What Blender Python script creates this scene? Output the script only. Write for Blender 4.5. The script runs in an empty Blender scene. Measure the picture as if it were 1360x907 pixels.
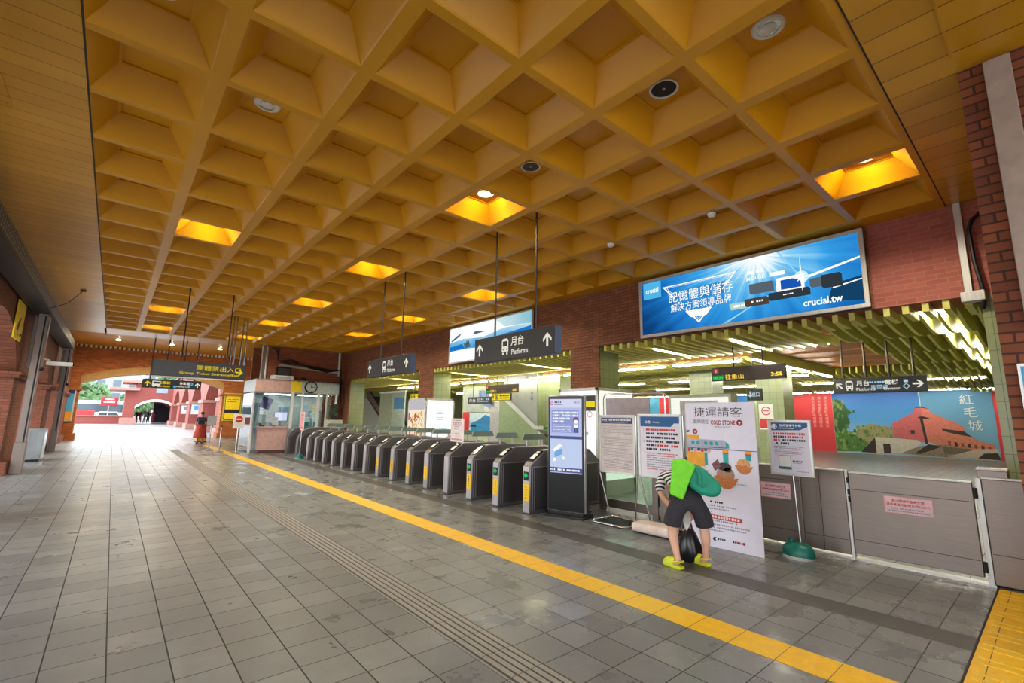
import bpy, bmesh, math, random
from mathutils import Vector, Matrix
random.seed(7)
SKY, EXPO, EK = 1.9, 1.5, .36
C = bpy.context.scene.collection
PI = math.pi

# ------------------------------------------------------------------ colours and materials
def lin(c):
    return c / 12.92 if c <= .04045 else ((c + .055) / 1.055) ** 2.4
def rgb(h):
    if isinstance(h, str):
        return tuple(lin(int(h[i:i + 2], 16) / 255) for i in (0, 2, 4)) + (1,)
    return tuple(h) + (1,)
MATS = {}
class NT:
    def __init__(s, name):
        s.m = bpy.data.materials.new(name); s.m.use_nodes = True
        s.t = s.m.node_tree; s.t.nodes.clear()
        s.out = s.n('ShaderNodeOutputMaterial')
    def n(s, kind, **k):
        o = s.t.nodes.new(kind)
        for a, b in k.items(): setattr(o, a, b)
        return o
    def l(s, a, b): s.t.links.new(a, b)
    def math(s, op, a, b=None, c=None):
        o = s.n('ShaderNodeMath', operation=op)
        for i, v in enumerate((a, b, c)):
            if v is None: continue
            if isinstance(v, (int, float)): o.inputs[i].default_value = v
            else: s.l(v, o.inputs[i])
        return o.outputs[0]
    def mix(s, f, a, b):
        o = s.n('ShaderNodeMix', data_type='RGBA')
        for i, v in ((0, f), (6, a), (7, b)):
            if isinstance(v, (int, float)): o.inputs[i].default_value = v
            elif isinstance(v, tuple): o.inputs[i].default_value = v
            else: s.l(v, o.inputs[i])
        return o.outputs[2]
    def noise(s, vec, scale, detail=3, rough=.5):
        o = s.n('ShaderNodeTexNoise'); o.inputs['Scale'].default_value = scale
        o.inputs['Detail'].default_value = detail; o.inputs['Roughness'].default_value = rough
        if vec is not None: s.l(vec, o.inputs['Vector'])
        return o.outputs['Fac']
    def ramp(s, f, stops):
        o = s.n('ShaderNodeValToRGB'); e = o.color_ramp.elements
        while len(e) < len(stops): e.new(.5)
        for i, (p, c) in enumerate(stops):
            e[i].position = p; e[i].color = c
        s.l(f, o.inputs[0]); return o.outputs[0]
    def pos(s): return s.n('ShaderNodeNewGeometry').outputs['Position']
    def sep(s, v):
        o = s.n('ShaderNodeSeparateXYZ'); s.l(v, o.inputs[0]); return o.outputs
    def comb(s, x, y, z):
        o = s.n('ShaderNodeCombineXYZ')
        for i, v in enumerate((x, y, z)):
            if isinstance(v, (int, float)): o.inputs[i].default_value = v
            else: s.l(v, o.inputs[i])
        return o.outputs[0]
    def bsdf(s, col, rough=.5, metal=0, bump=None, bstr=.2, bdist=.01, emit=None, estr=0, spec=None):
        b = s.n('ShaderNodeBsdfPrincipled')
        def put(k, v):
            if isinstance(v, (int, float, tuple)): b.inputs[k].default_value = v
            else: s.l(v, b.inputs[k])
        put('Base Color', col); put('Roughness', rough); put('Metallic', metal)
        if spec is not None: put('Specular IOR Level', spec)
        if emit is not None: put('Emission Color', emit); put('Emission Strength', estr)
        if bump is not None:
            k = s.n('ShaderNodeBump'); k.inputs['Strength'].default_value = bstr; k.inputs['Distance'].default_value = bdist
            s.l(bump, k.inputs['Height']); s.l(k.outputs[0], b.inputs['Normal'])
        s.l(b.outputs[0], s.out.inputs[0]); return b

def P(name, col, rough=.5, metal=0, var=.12, scale=9, spec=None):
    """plain painted/plastic surface with a slight procedural unevenness"""
    if name in MATS: return MATS[name]
    t = NT(name); c = rgb(col); p = t.pos()
    f = t.noise(p, scale, 4)
    d = tuple(x * (1 - var) for x in c[:3]) + (1,); u = tuple(min(1, x * (1 + var)) for x in c[:3]) + (1,)
    t.bsdf(t.ramp(f, [(.3, d), (.7, u)]), rough, metal, spec=spec)
    MATS[name] = t.m; return t.m
def E(name, col, s=1.0, spread=False):
    """something that gives off light (lamp, backlit print, screen)"""
    if name in MATS: return MATS[name]
    t = NT(name); e = t.n('ShaderNodeEmission'); e.inputs[0].default_value = rgb(col); e.inputs[1].default_value = s if s > 2 else s * EK
    t.l(e.outputs[0], t.out.inputs[0]); MATS[name] = t.m; return t.m
def steel(name, col, rough=.35, metal=.9, axis='z', var=.15):
    if name in MATS: return MATS[name]
    t = NT(name); c = rgb(col); x, y, z = t.sep(t.pos())
    k = {'z': (60, 60, 2), 'h': (3, 3, 140)}[axis]
    v = t.comb(t.math('MULTIPLY', x, k[0]), t.math('MULTIPLY', y, k[1]), t.math('MULTIPLY', z, k[2]))
    f = t.noise(v, 1, 3); g = t.noise(t.pos(), 2.2, 3)
    f = t.math('ADD', t.math('MULTIPLY', f, .5), t.math('MULTIPLY', g, .5))
    d = tuple(q * (1 - var) for q in c[:3]) + (1,); u = tuple(min(1, q * (1 + var)) for q in c[:3]) + (1,)
    r = t.math('ADD', t.math('MULTIPLY', g, .25), rough - .1)
    t.bsdf(t.ramp(f, [(.35, d), (.65, u)]), r, metal); MATS[name] = t.m; return t.m
def brick(name, axis, c1, c2, mortar, w=.21, h=.066, m=.006, offset=.5, rough=.75, bstr=.5, shift=(0, 0)):
    if name in MATS: return MATS[name]
    t = NT(name); x, y, z = t.sep(t.pos())
    a = {'x': y, 'y': x, 'xy': t.math('ADD', x, y)}[axis]
    if axis == 'f': a = x
    v = t.comb(t.math('ADD', a, shift[0]), t.math('ADD', z, shift[1]), 0)
    b = t.n('ShaderNodeTexBrick', offset=offset); t.l(v, b.inputs['Vector'])
    for k, q in (('Scale', 1), ('Brick Width', w), ('Row Height', h), ('Mortar Size', m), ('Mortar Smooth', .15), ('Bias', 0)):
        b.inputs[k].default_value = q
    b.inputs['Color1'].default_value = rgb(c1); b.inputs['Color2'].default_value = rgb(c2); b.inputs['Mortar'].default_value = rgb(mortar)
    f = t.noise(t.pos(), 3.5, 5)
    col = t.mix(t.math('MULTIPLY', f, .5), b.outputs['Color'], rgb(c2))
    hgt = t.math('SUBTRACT', 1, b.outputs['Fac'])
    t.bsdf(col, rough, bump=hgt, bstr=bstr, bdist=.006); MATS[name] = t.m; return t.m

def floor_mat():
    t = NT('floor tiles'); p = t.pos(); x, y, z = t.sep(p)
    tx = t.math('DIVIDE', t.math('SUBTRACT', x, .15), .3); ty = t.math('DIVIDE', t.math('SUBTRACT', y, .185), .3)
    fx = t.math('FRACT', tx); fy = t.math('FRACT', ty)
    ex = t.math('MINIMUM', fx, t.math('SUBTRACT', 1, fx)); ey = t.math('MINIMUM', fy, t.math('SUBTRACT', 1, fy))
    lx = t.math('LESS_THAN', ex, .014); ly = t.math('LESS_THAN', ey, .011)
    joint = t.math('MAXIMUM', lx, ly)
    wn = t.n('ShaderNodeTexWhiteNoise', noise_dimensions='2D')
    t.l(t.comb(t.math('FLOOR', tx), t.math('FLOOR', ty), 0), wn.inputs['Vector'])
    fine = t.noise(p, 140, 2, .7); mid = t.noise(p, 5, 5, .65); big = t.noise(p, .55, 3)
    blot = t.ramp(t.noise(p, 26, 4, .7), [(.55, (0, 0, 0, 1)), (.8, (1, 1, 1, 1))])
    base = t.ramp(wn.outputs['Value'], [(0, rgb('777878')), (.5, rgb('838484')), (1, rgb('919290'))])
    base = t.mix(t.math('MULTIPLY', t.ramp(mid, [(.35, (1, 1, 1, 1)), (.62, (0, 0, 0, 1))]), .35), base, rgb('5d5d5b'))
    base = t.mix(t.math('MULTIPLY', fine, .45), base, rgb('5f5f5d'))
    grime = t.math('MULTIPLY', blot, t.math('MULTIPLY', t.ramp(mid, [(.4, (0, 0, 0, 1)), (.75, (1, 1, 1, 1))]), .7))
    grime = t.math('MULTIPLY', grime, t.math('LESS_THAN', x, 6.6)); base = t.mix(grime, base, rgb('4d463c'))
    col = t.mix(joint, base, rgb('26231f'))
    wetn = t.noise(p, 1.9, 5, .62)
    wet = t.ramp(wetn, [(.50, (0, 0, 0, 1)), (.64, (1, 1, 1, 1))])
    reg = t.n('ShaderNodeMapRange'); t.l(x, reg.inputs['Value'])      # trodden wet mostly towards the gates
    for k, v in (('From Min', 1.6), ('From Max', 4.2), ('To Min', .25), ('To Max', .8)): reg.inputs[k].default_value = v
    wet = t.math('MULTIPLY', t.math('MULTIPLY', wet, reg.outputs[0]), t.math('LESS_THAN', x, 6.6))
    rough = t.math('SUBTRACT', t.math('ADD', .27, t.math('MULTIPLY', mid, .16)), t.math('MULTIPLY', wet, .3))
    rough = t.math('ADD', rough, t.math('MULTIPLY', joint, .4))
    hgt = t.math('SUBTRACT', t.math('MULTIPLY', fine, .06), joint)
    t.bsdf(col, rough, bump=hgt, bstr=.35, bdist=.004, spec=.5); return t.m
def strip_mat(name, c1, c2, rough=.4, step=.3, oy=.185, joint='3a3020', jw=.008, worn=None):
    t = NT(name); p = t.pos(); x, y, z = t.sep(p)
    fy = t.math('FRACT', t.math('DIVIDE', t.math('SUBTRACT', y, oy), step))
    l = t.math('LESS_THAN', t.math('MINIMUM', fy, t.math('SUBTRACT', 1, fy)), jw)
    n1 = t.noise(p, 14, 5, .7); n2 = t.noise(p, .6, 2)
    col = t.ramp(n1, [(.3, rgb(c1)), (.7, rgb(c2))])
    if worn: col = t.mix(t.math('MULTIPLY', t.ramp(n2, [(.5, (0, 0, 0, 1)), (.62, (1, 1, 1, 1))]), .6), col, rgb(worn))
    if jw: col = t.mix(l, col, rgb(joint))
    t.bsdf(col, t.math('ADD', rough - .1, t.math('MULTIPLY', n1, .3)), bump=n1, bstr=.15, bdist=.004); return t.m
def plank_mat(name, base, dark, axis='y', step=.2, rough=.32):
    t = NT(name); p = t.pos(); x, y, z = t.sep(p); a = y if axis == 'y' else x
    f = t.math('FRACT', t.math('DIVIDE', a, step))
    l = t.math('LESS_THAN', t.math('MINIMUM', f, t.math('SUBTRACT', 1, f)), .018)
    wn = t.n('ShaderNodeTexWhiteNoise', noise_dimensions='1D'); t.l(t.math('FLOOR', t.math('DIVIDE', a, step)), wn.inputs['W'])
    n = t.noise(p, 2.0, 4)
    f2 = t.math('ADD', t.math('MULTIPLY', wn.outputs['Value'], .35), t.math('MULTIPLY', n, .65))
    col = t.ramp(f2, [(.25, rgb(dark)), (.7, rgb(base))])
    col = t.mix(t.math('MULTIPLY', l, .85), col, rgb('3a2608'))
    h = t.math('SUBTRACT', t.math('MULTIPLY', n, .6), l)
    t.bsdf(col, rough, bump=h, bstr=.25, bdist=.01); return t.m
def amber_mat(name, c, rough=.42):
    t = NT(name); p = t.pos(); n = t.noise(p, 1.3, 4); b = rgb(c)
    col = t.ramp(n, [(.3, tuple(q * .88 for q in b[:3]) + (1,)), (.7, b)])
    t.bsdf(col, rough); return t.m
def grad(name, stops, axis='z', lo=0, hi=1, rough=.5, emit=0, noise=0, nscale=3):
    """printed picture background: colour stops across the print, plus soft mottling of the printed image"""
    if name in MATS: return MATS[name]
    t = NT(name); x, y, z = t.sep(t.pos()); a = {'x': x, 'y': y, 'z': z}[axis]
    f = t.math('DIVIDE', t.math('SUBTRACT', a, lo), hi - lo)
    if noise: f = t.math('ADD', f, t.math('MULTIPLY', t.math('SUBTRACT', t.noise(t.pos(), nscale, 4), .5), noise))
    col = t.ramp(f, [(p, rgb(c)) for p, c in stops])
    if emit:
        e = t.n('ShaderNodeEmission'); t.l(col, e.inputs[0]); e.inputs[1].default_value = emit * EK; t.l(e.outputs[0], t.out.inputs[0])
    else: t.bsdf(col, rough)
    MATS[name] = t.m; return t.m
def glass(name, tint=(.9, .97, .95), rough=.02):
    if name in MATS: return MATS[name]
    t = NT(name); g = t.n('ShaderNodeBsdfGlossy'); g.inputs['Roughness'].default_value = rough
    tr = t.n('ShaderNodeBsdfTransparent'); tr.inputs[0].default_value = tint + (1,)
    fr = t.n('ShaderNodeFresnel'); fr.inputs[0].default_value = 1.45
    mx = t.n('ShaderNodeMixShader'); t.l(fr.outputs[0], mx.inputs[0]); t.l(tr.outputs[0], mx.inputs[1]); t.l(g.outputs[0], mx.inputs[2])
    t.l(mx.outputs[0], t.out.inputs[0]); MATS[name] = t.m; return t.m
def perf_mat():
    t = NT('perforated black metal'); x, y, z = t.sep(t.pos())
    fy = t.math('FRACT', t.math('DIVIDE', y, .16)); fz = t.math('FRACT', t.math('DIVIDE', t.math('ADD', z, x), .07))
    a = t.math('GREATER_THAN', fy, .45); b = t.math('GREATER_THAN', fz, .5)
    col = t.mix(t.math('MULTIPLY', a, b), rgb('1a1716'), rgb('8a8580'))
    t.bsdf(col, .4, .3); return t.m

# ------------------------------------------------------------------ mesh building
TXT = {}
def text_mesh(s, bold):
    k = (s, bold)
    if k not in TXT:
        c = bpy.data.curves.new('tmp', 'FONT'); c.body = s; c.size = 1; c.offset = bold; c.resolution_u = 2
        o = bpy.data.objects.new('tmp', c); C.objects.link(o)
        dg = bpy.context.evaluated_depsgraph_get(); dg.update()
        me = bpy.data.meshes.new_from_object(o.evaluated_get(dg))
        v = [(q.co.x, q.co.y) for q in me.vertices]; f = [tuple(p.vertices) for p in me.polygons]
        bpy.data.objects.remove(o); bpy.data.curves.remove(c); bpy.data.meshes.remove(me)
        TXT[k] = (v, f)
    return TXT[k]

class MB:
    def __init__(s, mat=None):
        s.v = []; s.f = []; s.mi = []; s.mats = []; s.cur = 0
        if mat is not None: s.use(mat)
    def use(s, m):
        if m not in s.mats: s.mats.append(m)
        s.cur = s.mats.index(m); return s
    def add(s, vs, fs):
        b = len(s.v); s.v += [tuple(q) for q in vs]
        for f in fs: s.f.append(tuple(i + b for i in f)); s.mi.append(s.cur)
        return s
    def box(s, x0, x1, y0, y1, z0, z1, R=None):
        vs = [Vector((x, y, z)) for z in (z0, z1) for y in (y0, y1) for x in (x0, x1)]
        if R is not None: vs = [R @ q for q in vs]
        return s.add(vs, [(0, 2, 3, 1), (4, 5, 7, 6), (0, 1, 5, 4), (2, 6, 7, 3), (0, 4, 6, 2), (1, 3, 7, 5)])
    def quad(s, a, b, c, d): return s.add([a, b, c, d], [(0, 1, 2, 3)])
    def poly(s, pts, y=0):
        """flat printed shape in the local X-Z plane, facing -Y"""
        n = len(pts); ar = sum(pts[i][0] * pts[(i + 1) % n][1] - pts[(i + 1) % n][0] * pts[i][1] for i in range(n))
        if ar < 0: pts = pts[::-1]
        return s.add([(p[0], y, p[1]) for p in pts], [tuple(range(n))])
    def rect(s, x0, x1, z0, z1, y=0): return s.poly([(x0, z0), (x1, z0), (x1, z1), (x0, z1)], y)
    def disc(s, x, z, r, y=0, n=20, rz=None):
        rz = rz or r
        return s.poly([(x + r * math.cos(2 * PI * i / n), z + rz * math.sin(2 * PI * i / n)) for i in range(n)], y)
    def ring(s, x, z, r0, r1, y=0, n=20):
        vs = []
        for r in (r0, r1): vs += [(x + r * math.cos(2 * PI * i / n), y, z + r * math.sin(2 * PI * i / n)) for i in range(n)]
        return s.add(vs, [(i, (i + 1) % n, n + (i + 1) % n, n + i) for i in range(n)])
    def text(s, t, cx, cz, h, y=0, w=None, bold=.0, align='c', vert=False):
        """flat lettering in the local X-Z plane; h = height of the letters, w = width it is fitted to"""
        if vert:
            n = len(t); st = w or h * 1.1
            for i, ch in enumerate(t): s.text(ch, cx, cz - i * st, h, y, None, bold)
            return s
        v, f = text_mesh(t, bold)
        if not v: return s
        x0 = min(a[0] for a in v); x1 = max(a[0] for a in v); z0 = min(a[1] for a in v); z1 = max(a[1] for a in v)
        sz = h / max(1e-6, z1 - z0); sx = sz if w is None else w / max(1e-6, x1 - x0)
        ox = {'c': (x0 + x1) / 2, 'l': x0, 'r': x1}[align]
        return s.add([(cx + (a[0] - ox) * sx, y, cz + (a[1] - (z0 + z1) / 2) * sz) for a in v], f)
    def lines(s, x0, x1, z, h, y=0, unit=None, gap=.28, seed=0):
        """a row of print too small to read: one short dash per character"""
        r = random.Random(seed); unit = unit or h; x = x0
        while x < x1 - unit * .4:
            w = unit * (1 - gap) * r.uniform(.75, 1.15)
            if r.random() > .06: s.rect(x, min(x1, x + w), z - h / 2 * r.uniform(.8, 1), z + h / 2, y)
            x += unit
        return s
    def arrow(s, x, z, h, ang=0, y=0, t=.2):
        """arrow pointing up, turned by ang (clockwise)"""
        p1 = [(-t * .5, -.5), (t * .5, -.5), (t * .5, .3), (-t * .5, .3)]
        p2 = [(0, .5), (.42, .08), (.42, -.16), (0, .26)]; p3 = [(0, .5), (0, .26), (-.42, -.16), (-.42, .08)]
        c, q = math.cos(ang), math.sin(ang)
        for p in (p1, p2, p3): s.poly([(x + h * (a * c + b * q), z + h * (-a * q + b * c)) for a, b in p], y)
        return s
    def prism(s, pts, d0, d1, plane='xz'):
        """outline in a plane, given thickness"""
        n = len(pts)
        if plane == 'xz': f = lambda p, d: (p[0], d, p[1])
        elif plane == 'yz': f = lambda p, d: (d, p[0], p[1])
        else: f = lambda p, d: (p[0], p[1], d)
        vs = [f(p, d0) for p in pts] + [f(p, d1) for p in pts]
        return s.add(vs, [tuple(range(n)), tuple(range(2 * n - 1, n - 1, -1))] + [(i, i + n, (i + 1) % n + n, (i + 1) % n) for i in range(n)])
    def tube(s, pts, r, n=10, cap=True):
        pts = [Vector(p) for p in pts]; m = len(pts); rs = r if isinstance(r, (list, tuple)) else [r] * m
        vs = []; prev = None
        for i, p in enumerate(pts):
            d = (pts[min(i + 1, m - 1)] - pts[max(i - 1, 0)]).normalized()
            if prev is None:
                a = Vector((0, 0, 1)) if abs(d.z) < .9 else Vector((1, 0, 0)); u = d.cross(a).normalized()
            else:
                u = (prev - d * prev.dot(d)).normalized()
            prev = u; w = d.cross(u)
            for k in range(n):
                a = 2 * PI * k / n; vs.append(p + (u * math.cos(a) + w * math.sin(a)) * rs[i])
        fs = [(i * n + k, i * n + (k + 1) % n, (i + 1) * n + (k + 1) % n, (i + 1) * n + k) for i in range(m - 1) for k in range(n)]
        if cap: fs += [tuple(range(n - 1, -1, -1)), tuple(range((m - 1) * n, m * n))]
        return s.add(vs, fs)
    def lathe(s, prof, c=(0, 0, 0), n=24):
        vs = []; m = len(prof)
        for r, z in prof: vs += [(c[0] + r * math.cos(2 * PI * k / n), c[1] + r * math.sin(2 * PI * k / n), c[2] + z) for k in range(n)]
        fs = [(i * n + k, i * n + (k + 1) % n, (i + 1) * n + (k + 1) % n, (i + 1) * n + k) for i in range(m - 1) for k in range(n)]
        if prof[0][0] > 1e-5: fs.append(tuple(range(n - 1, -1, -1)))
        if prof[-1][0] > 1e-5: fs.append(tuple(range((m - 1) * n, m * n)))
        return s.add(vs, fs)
    def blob(s, c, r, seed=0, rough=.25, sub=2):
        bm = bmesh.new(); bmesh.ops.create_icosphere(bm, subdivisions=sub, radius=1); q = random.Random(seed)
        r = (r, r, r) if isinstance(r, (int, float)) else r
        vs = []
        for v in bm.verts:
            k = 1 + q.uniform(-rough, rough); vs.append((c[0] + v.co.x * r[0] * k, c[1] + v.co.y * r[1] * k, c[2] + v.co.z * r[2] * k))
        fs = [tuple(v.index for v in f.verts) for f in bm.faces]; bm.free()
        return s.add(vs, fs)
    def build(s, name, parent=None, loc=(0, 0, 0), rz=0, bevel=0, sub=0, smooth=False, seg=2, clean=False):
        me = bpy.data.meshes.new(name); me.from_pydata(s.v, [], s.f)
        for m in s.mats: me.materials.append(m)
        for p, i in zip(me.polygons, s.mi): p.material_index = i
        if clean or smooth or bevel:
            bm = bmesh.new(); bm.from_mesh(me); bmesh.ops.remove_doubles(bm, verts=bm.verts, dist=1e-5)
            bmesh.ops.recalc_face_normals(bm, faces=bm.faces); bm.to_mesh(me); bm.free()
        if smooth:
            for p in me.polygons: p.use_smooth = True
            me.set_sharp_from_angle(angle=math.radians(40 if smooth is True else smooth))
        me.update()
        o = bpy.data.objects.new(name, me); C.objects.link(o)
        o.location = loc; o.rotation_euler = (0, 0, rz); o.parent = parent
        if bevel:
            b = o.modifiers.new('edge', 'BEVEL'); b.width = bevel; b.segments = seg; b.limit_method = 'ANGLE'; b.angle_limit = math.radians(35)
        if sub:
            b = o.modifiers.new('soft', 'SUBSURF'); b.levels = sub; b.render_levels = sub
        return o

def thing(name, label, cat, loc=(0, 0, 0), rz=0, group=None):
    o = bpy.data.objects.new(name, None); C.objects.link(o); o.empty_display_size = .1
    o.location = loc; o.rotation_euler = (0, 0, rz); return tag(o, label, cat, group)
def tag(o, label, cat, group=None, kind=None):
    o['label'] = label; o['category'] = cat
    if group: o['group'] = group
    if kind: o['kind'] = kind
    return o
def struct(o, label=None):
    o['kind'] = 'structure'
    if label: o['label'] = label
    return o
def dup(root, loc, label, rz=None):
    r = root.copy(); C.objects.link(r); r.location = loc; r['label'] = label
    if rz is not None: r.rotation_euler = (0, 0, rz)
    for ch in list(root.children):
        c = ch.copy(); C.objects.link(c); c.parent = r
        for g in list(ch.children):
            d = g.copy(); C.objects.link(d); d.parent = c
    return r
FW = -PI / 2          # turned to face -x (seen by somebody looking along +x)

# ------------------------------------------------------------------ camera
f_px, pitch, roll, yaw, EYE = 614.3089, .163978, .0161032, .703962, 1.51929
cp, sp, cy, sy, cr, sr = math.cos(pitch), math.sin(pitch), math.cos(yaw), math.sin(yaw), math.cos(roll), math.sin(roll)
Fv = Vector((cp * sy, cp * cy, sp)); Rv = Vector((cy, -sy, 0)); Uv = Rv.cross(Fv)
R2 = Rv * cr + Uv * sr; U2 = Uv * cr - Rv * sr
cam = bpy.data.cameras.new('camera'); cam.sensor_width = 36; cam.lens = f_px * 36 / 1360; cam.clip_start = .05; cam.clip_end = 500
co = bpy.data.objects.new('camera', cam); C.objects.link(co)
co.matrix_world = Matrix(((R2.x, U2.x, -Fv.x, 0), (R2.y, U2.y, -Fv.y, 0), (R2.z, U2.z, -Fv.z, EYE), (0, 0, 0, 1)))
bpy.context.scene.camera = co
vs = bpy.context.scene.view_settings
vs.view_transform = 'Standard'; vs.look = 'None'; vs.gamma = 1; vs.use_curve_mapping = False; vs.exposure = EXPO
cyc = bpy.context.scene.cycles
cyc.max_bounces = 8; cyc.diffuse_bounces = 5; cyc.glossy_bounces = 4; cyc.transparent_max_bounces = 12; cyc.caustics_reflective = False; cyc.caustics_refractive = False
cyc.sample_clamp_indirect = 6; cyc.use_denoising = True

# ------------------------------------------------------------------ shared materials
M_amber = amber_mat('amber coffer paint', 'd49400'); M_soffit = plank_mat('amber soffit planks', 'd39a22', 'bf8712'); M_soffitx = plank_mat('amber soffit planks lengthwise', 'd39a22', 'bf8712', 'x', .3)
M_brickx = brick('brown brick, long walls', 'x', '9c6040', '7c4a2e', '4a3222')
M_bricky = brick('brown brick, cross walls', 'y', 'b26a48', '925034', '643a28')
M_bricklit = brick('red brick, lit bay', 'x', 'b8685a', 'a0564a', 'b08070')  # near-bay brick with paler mortar, reddened and brightened in colour for the light there
M_brickend = brick('near pier brick', 'x', '9a5530', '6a361f', '2a1710', w=.3, h=.075, m=.008)
M_brickpink = brick('courtyard pink brick', 'xy', '94483f', '873d35', 'a46a62', m=.004, bstr=.15)
M_pink = P('salmon render', '9a5044', .7); M_pinkl = P('pale pink render', 'b07e72', .7)
M_gtilex = brick('green tile', 'x', '98a276', '8c976a', '5f6a4c', w=.2, h=.2, m=.004, offset=0, rough=.25, bstr=.2)
M_gtiley = brick('green tile side', 'y', '98a276', '8c976a', '5f6a4c', w=.2, h=.2, m=.004, offset=0, rough=.25, bstr=.2)
M_floor = floor_mat()
M_steel = steel('brushed steel', '8c8078', .38, .85, 'h', .1); M_steelw = steel('pale steel frame', 'd6d6d2', .4, .5)
M_gate = steel('gate steel', '7e7b7e', .36, .75); M_gated = steel('gate side panel', '5c585b', .42, .7); M_gatel = steel('gate front edge', 'b7b2b6', .35, .7)
M_chrome = P('polished tube', 'c8c6c4', .15, 1, .03); M_rod = P('dark steel rod', '4a403a', .35, .7)
M_dark = P('dark charcoal', '2e2e31', .5); M_black = P('black gloss', '0c0b0c', .2, spec=.25); M_blackm = P('black matt', '1b1b1d', .7)
M_signf = P('sign charcoal', '2b2a2b', .4); M_signb = P('sign slate end', '53617e', .45)
M_white = P('white paint', 'e4e4e2', .5, var=.04); M_paper = P('white print paper', 'dcd9e6', .55, var=.03)
M_ivory = P('sign ivory', 'f2efe2', .5, var=.03); M_yel = P('sign yellow', 'f5d51c', .5, var=.05); M_red = P('print red', 'c92c30', .5, var=.05)
M_blue = P('print blue', '1d5a94', .5, var=.05); M_cyan = P('print cyan', '4aa6da', .5, var=.05); M_ink = P('print ink', '24232b', .6, var=.05)
M_grayp = P('print grey', '8d8b96', .6, var=.05); M_pinkp = P('print pink', 'e79aa0', .6, var=.05); M_navy = P('print navy', '28306a', .5, var=.05)
M_teal = P('teal plastic', '0b6f62', .4); M_orange = P('print orange', 'e8a21f', .5); M_grey = P('light grey', 'b9b8b8', .5)
E_white = E('backlit white', 'fdfdf8', 1.1); E_letter = E('backlit ivory lettering', 'f4f0df', .85); E_letty = E('backlit yellow lettering', 'f7d81c', .8)
E_tube = E('fluorescent tube', 'fffbe9', 34); E_lamp = E('lit lamp', 'fff2cf', 30)
M_tactile = strip_mat('tactile yellow', 'e0a800', 'f5c206', .45, worn='eac64a')
# ------------------------------------------------------------------ the setting
CZ = 4.2934; RX0 = 1.25179 - 1.8; RY0 = 3.37726 - 2.7; PIT = .9; NX, NY = 9, 22
RX1 = RX0 + PIT * NX; RY1 = RY0 + PIT * NY
HW, HT, DEP, TAP = .06, .042, .22, .16      # rib half widths, coffer depth and taper
M_brickxy = brick('brown brick, piers', 'xy', '96543a', '74402a', '4c3020')
M_brickf = brick('brown brick, far wall', 'y', 'c4743a', '9a5628', '6e4526', w=.24, h=.09)

m = MB(M_floor); m.box(-3.3, 31, -6, 35.2, -.15, 0); struct(m.build('floor'))
m = MB(M_tactile)
m.box(3.45, 3.75, -3, 27, .0, .003)
struct(m.build('trim_1'), 'yellow tactile strip set into the grey floor tiles along the gate line')
m = MB(strip_mat('grey ribbed tile', '8a857e', '99948c', .5, joint='2a2724'))
gm = P('rib shadow gap', '4a4641', .8)
m.box(1.95, 2.25, -3, 24, 0, .002)
for k in range(5):
    x = 1.983 + k * .052; m.box(x, x + .034, -3, 24, .002, .006)
m.use(gm)
for k in range(6):
    x = 1.965 + k * .052; m.box(x, x + .018, -3, 24, .0015, .0026)
struct(m.build('trim_2'), 'grey ribbed guide path in the floor tiles')
m = MB(strip_mat('dark stone band', '45413e', '54504c', .42, jw=0)); m.box(4.66, 4.95, .56, 21, 0, .002)
struct(m.build('trim_3'), 'dark stone band in the floor in front of the ticket gates')
m = MB(strip_mat('yellow path at pier', 'e0a800', 'f5c206', .45)); m.box(2.5, 6.55, .27, .56, 0, .003)
m.use(P('path bars', 'e2b81c', .4))
for k in range(40):
    x = 2.55 + k * .1
    if k % 3: m.box(x, x + .035, .29, .54, .003, .007)
m.use(P('joint black', '14120f', .7)); m.box(2.5, 6.6, .562, .575, 0, .0025)
struct(m.build('trim_4'), 'yellow tactile path beside the brick pier')

# coffered ceiling
m = MB(M_amber)
xs = [RX0 + PIT * i for i in range(NX + 1)]; ys = [RY0 + PIT * j for j in range(NY + 1)]
for i, x in enumerate(xs):
    a = x - HW if i else x - .0; b = x + HW
    if i == NX: b = 7.86
    m.quad((a, ys[0] - .02, CZ), (a, ys[-1] + .05, CZ), (b, ys[-1] + .05, CZ), (b, ys[0] - .02, CZ))
for j, y in enumerate(ys):
    for i in range(NX):
        m.quad((xs[i] + HW, y - HT, CZ), (xs[i] + HW, y + HT, CZ), (xs[i + 1] - HW, y + HT, CZ), (xs[i + 1] - HW, y - HT, CZ))
for i in range(NX):
    for j in range(NY):
        L = [[(xs[i] + HW + t, ys[j] + HT + t), (xs[i + 1] - HW - t, ys[j] + HT + t), (xs[i + 1] - HW - t, ys[j + 1] - HT - t), (xs[i] + HW + t, ys[j + 1] - HT - t)] for t in (0, .012, .012 + TAP, TAP + .034)]
        Z = [CZ, CZ + .012, CZ + DEP, CZ + DEP]
        for a in range(3):
            for k in range(4):
                q = (k + 1) % 4
                m.quad((*L[a][k], Z[a]), (*L[a][q], Z[a]), (*L[a + 1][q], Z[a + 1]), (*L[a + 1][k], Z[a + 1]))
        for k in range(4):
            q = (k + 1) % 4
            m.quad((*L[3][k], CZ + DEP), (*L[3][q], CZ + DEP), (*L[3][q], CZ + DEP + .018), (*L[3][k], CZ + DEP + .018))
        m.quad(*[(*p, CZ + DEP + .018) for p in L[3]])
struct(m.build('ceiling', clean=True))
m = MB(M_soffit)
m.box(-3.2, RX0 + .055, -6, 21.9, CZ - .004, CZ + .05)
m.use(M_soffitx); m.box(RX0 + .06, 8.5, -6, RY0 - .022, CZ - .004, CZ + .05); m.use(M_soffit)
m.box(RX0, 8.5, RY1 + .055, 21.9, CZ - .004, CZ + .05)
m.box(-3.2, 8.5, 21.85, 21.95, CZ, 5.3)
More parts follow.
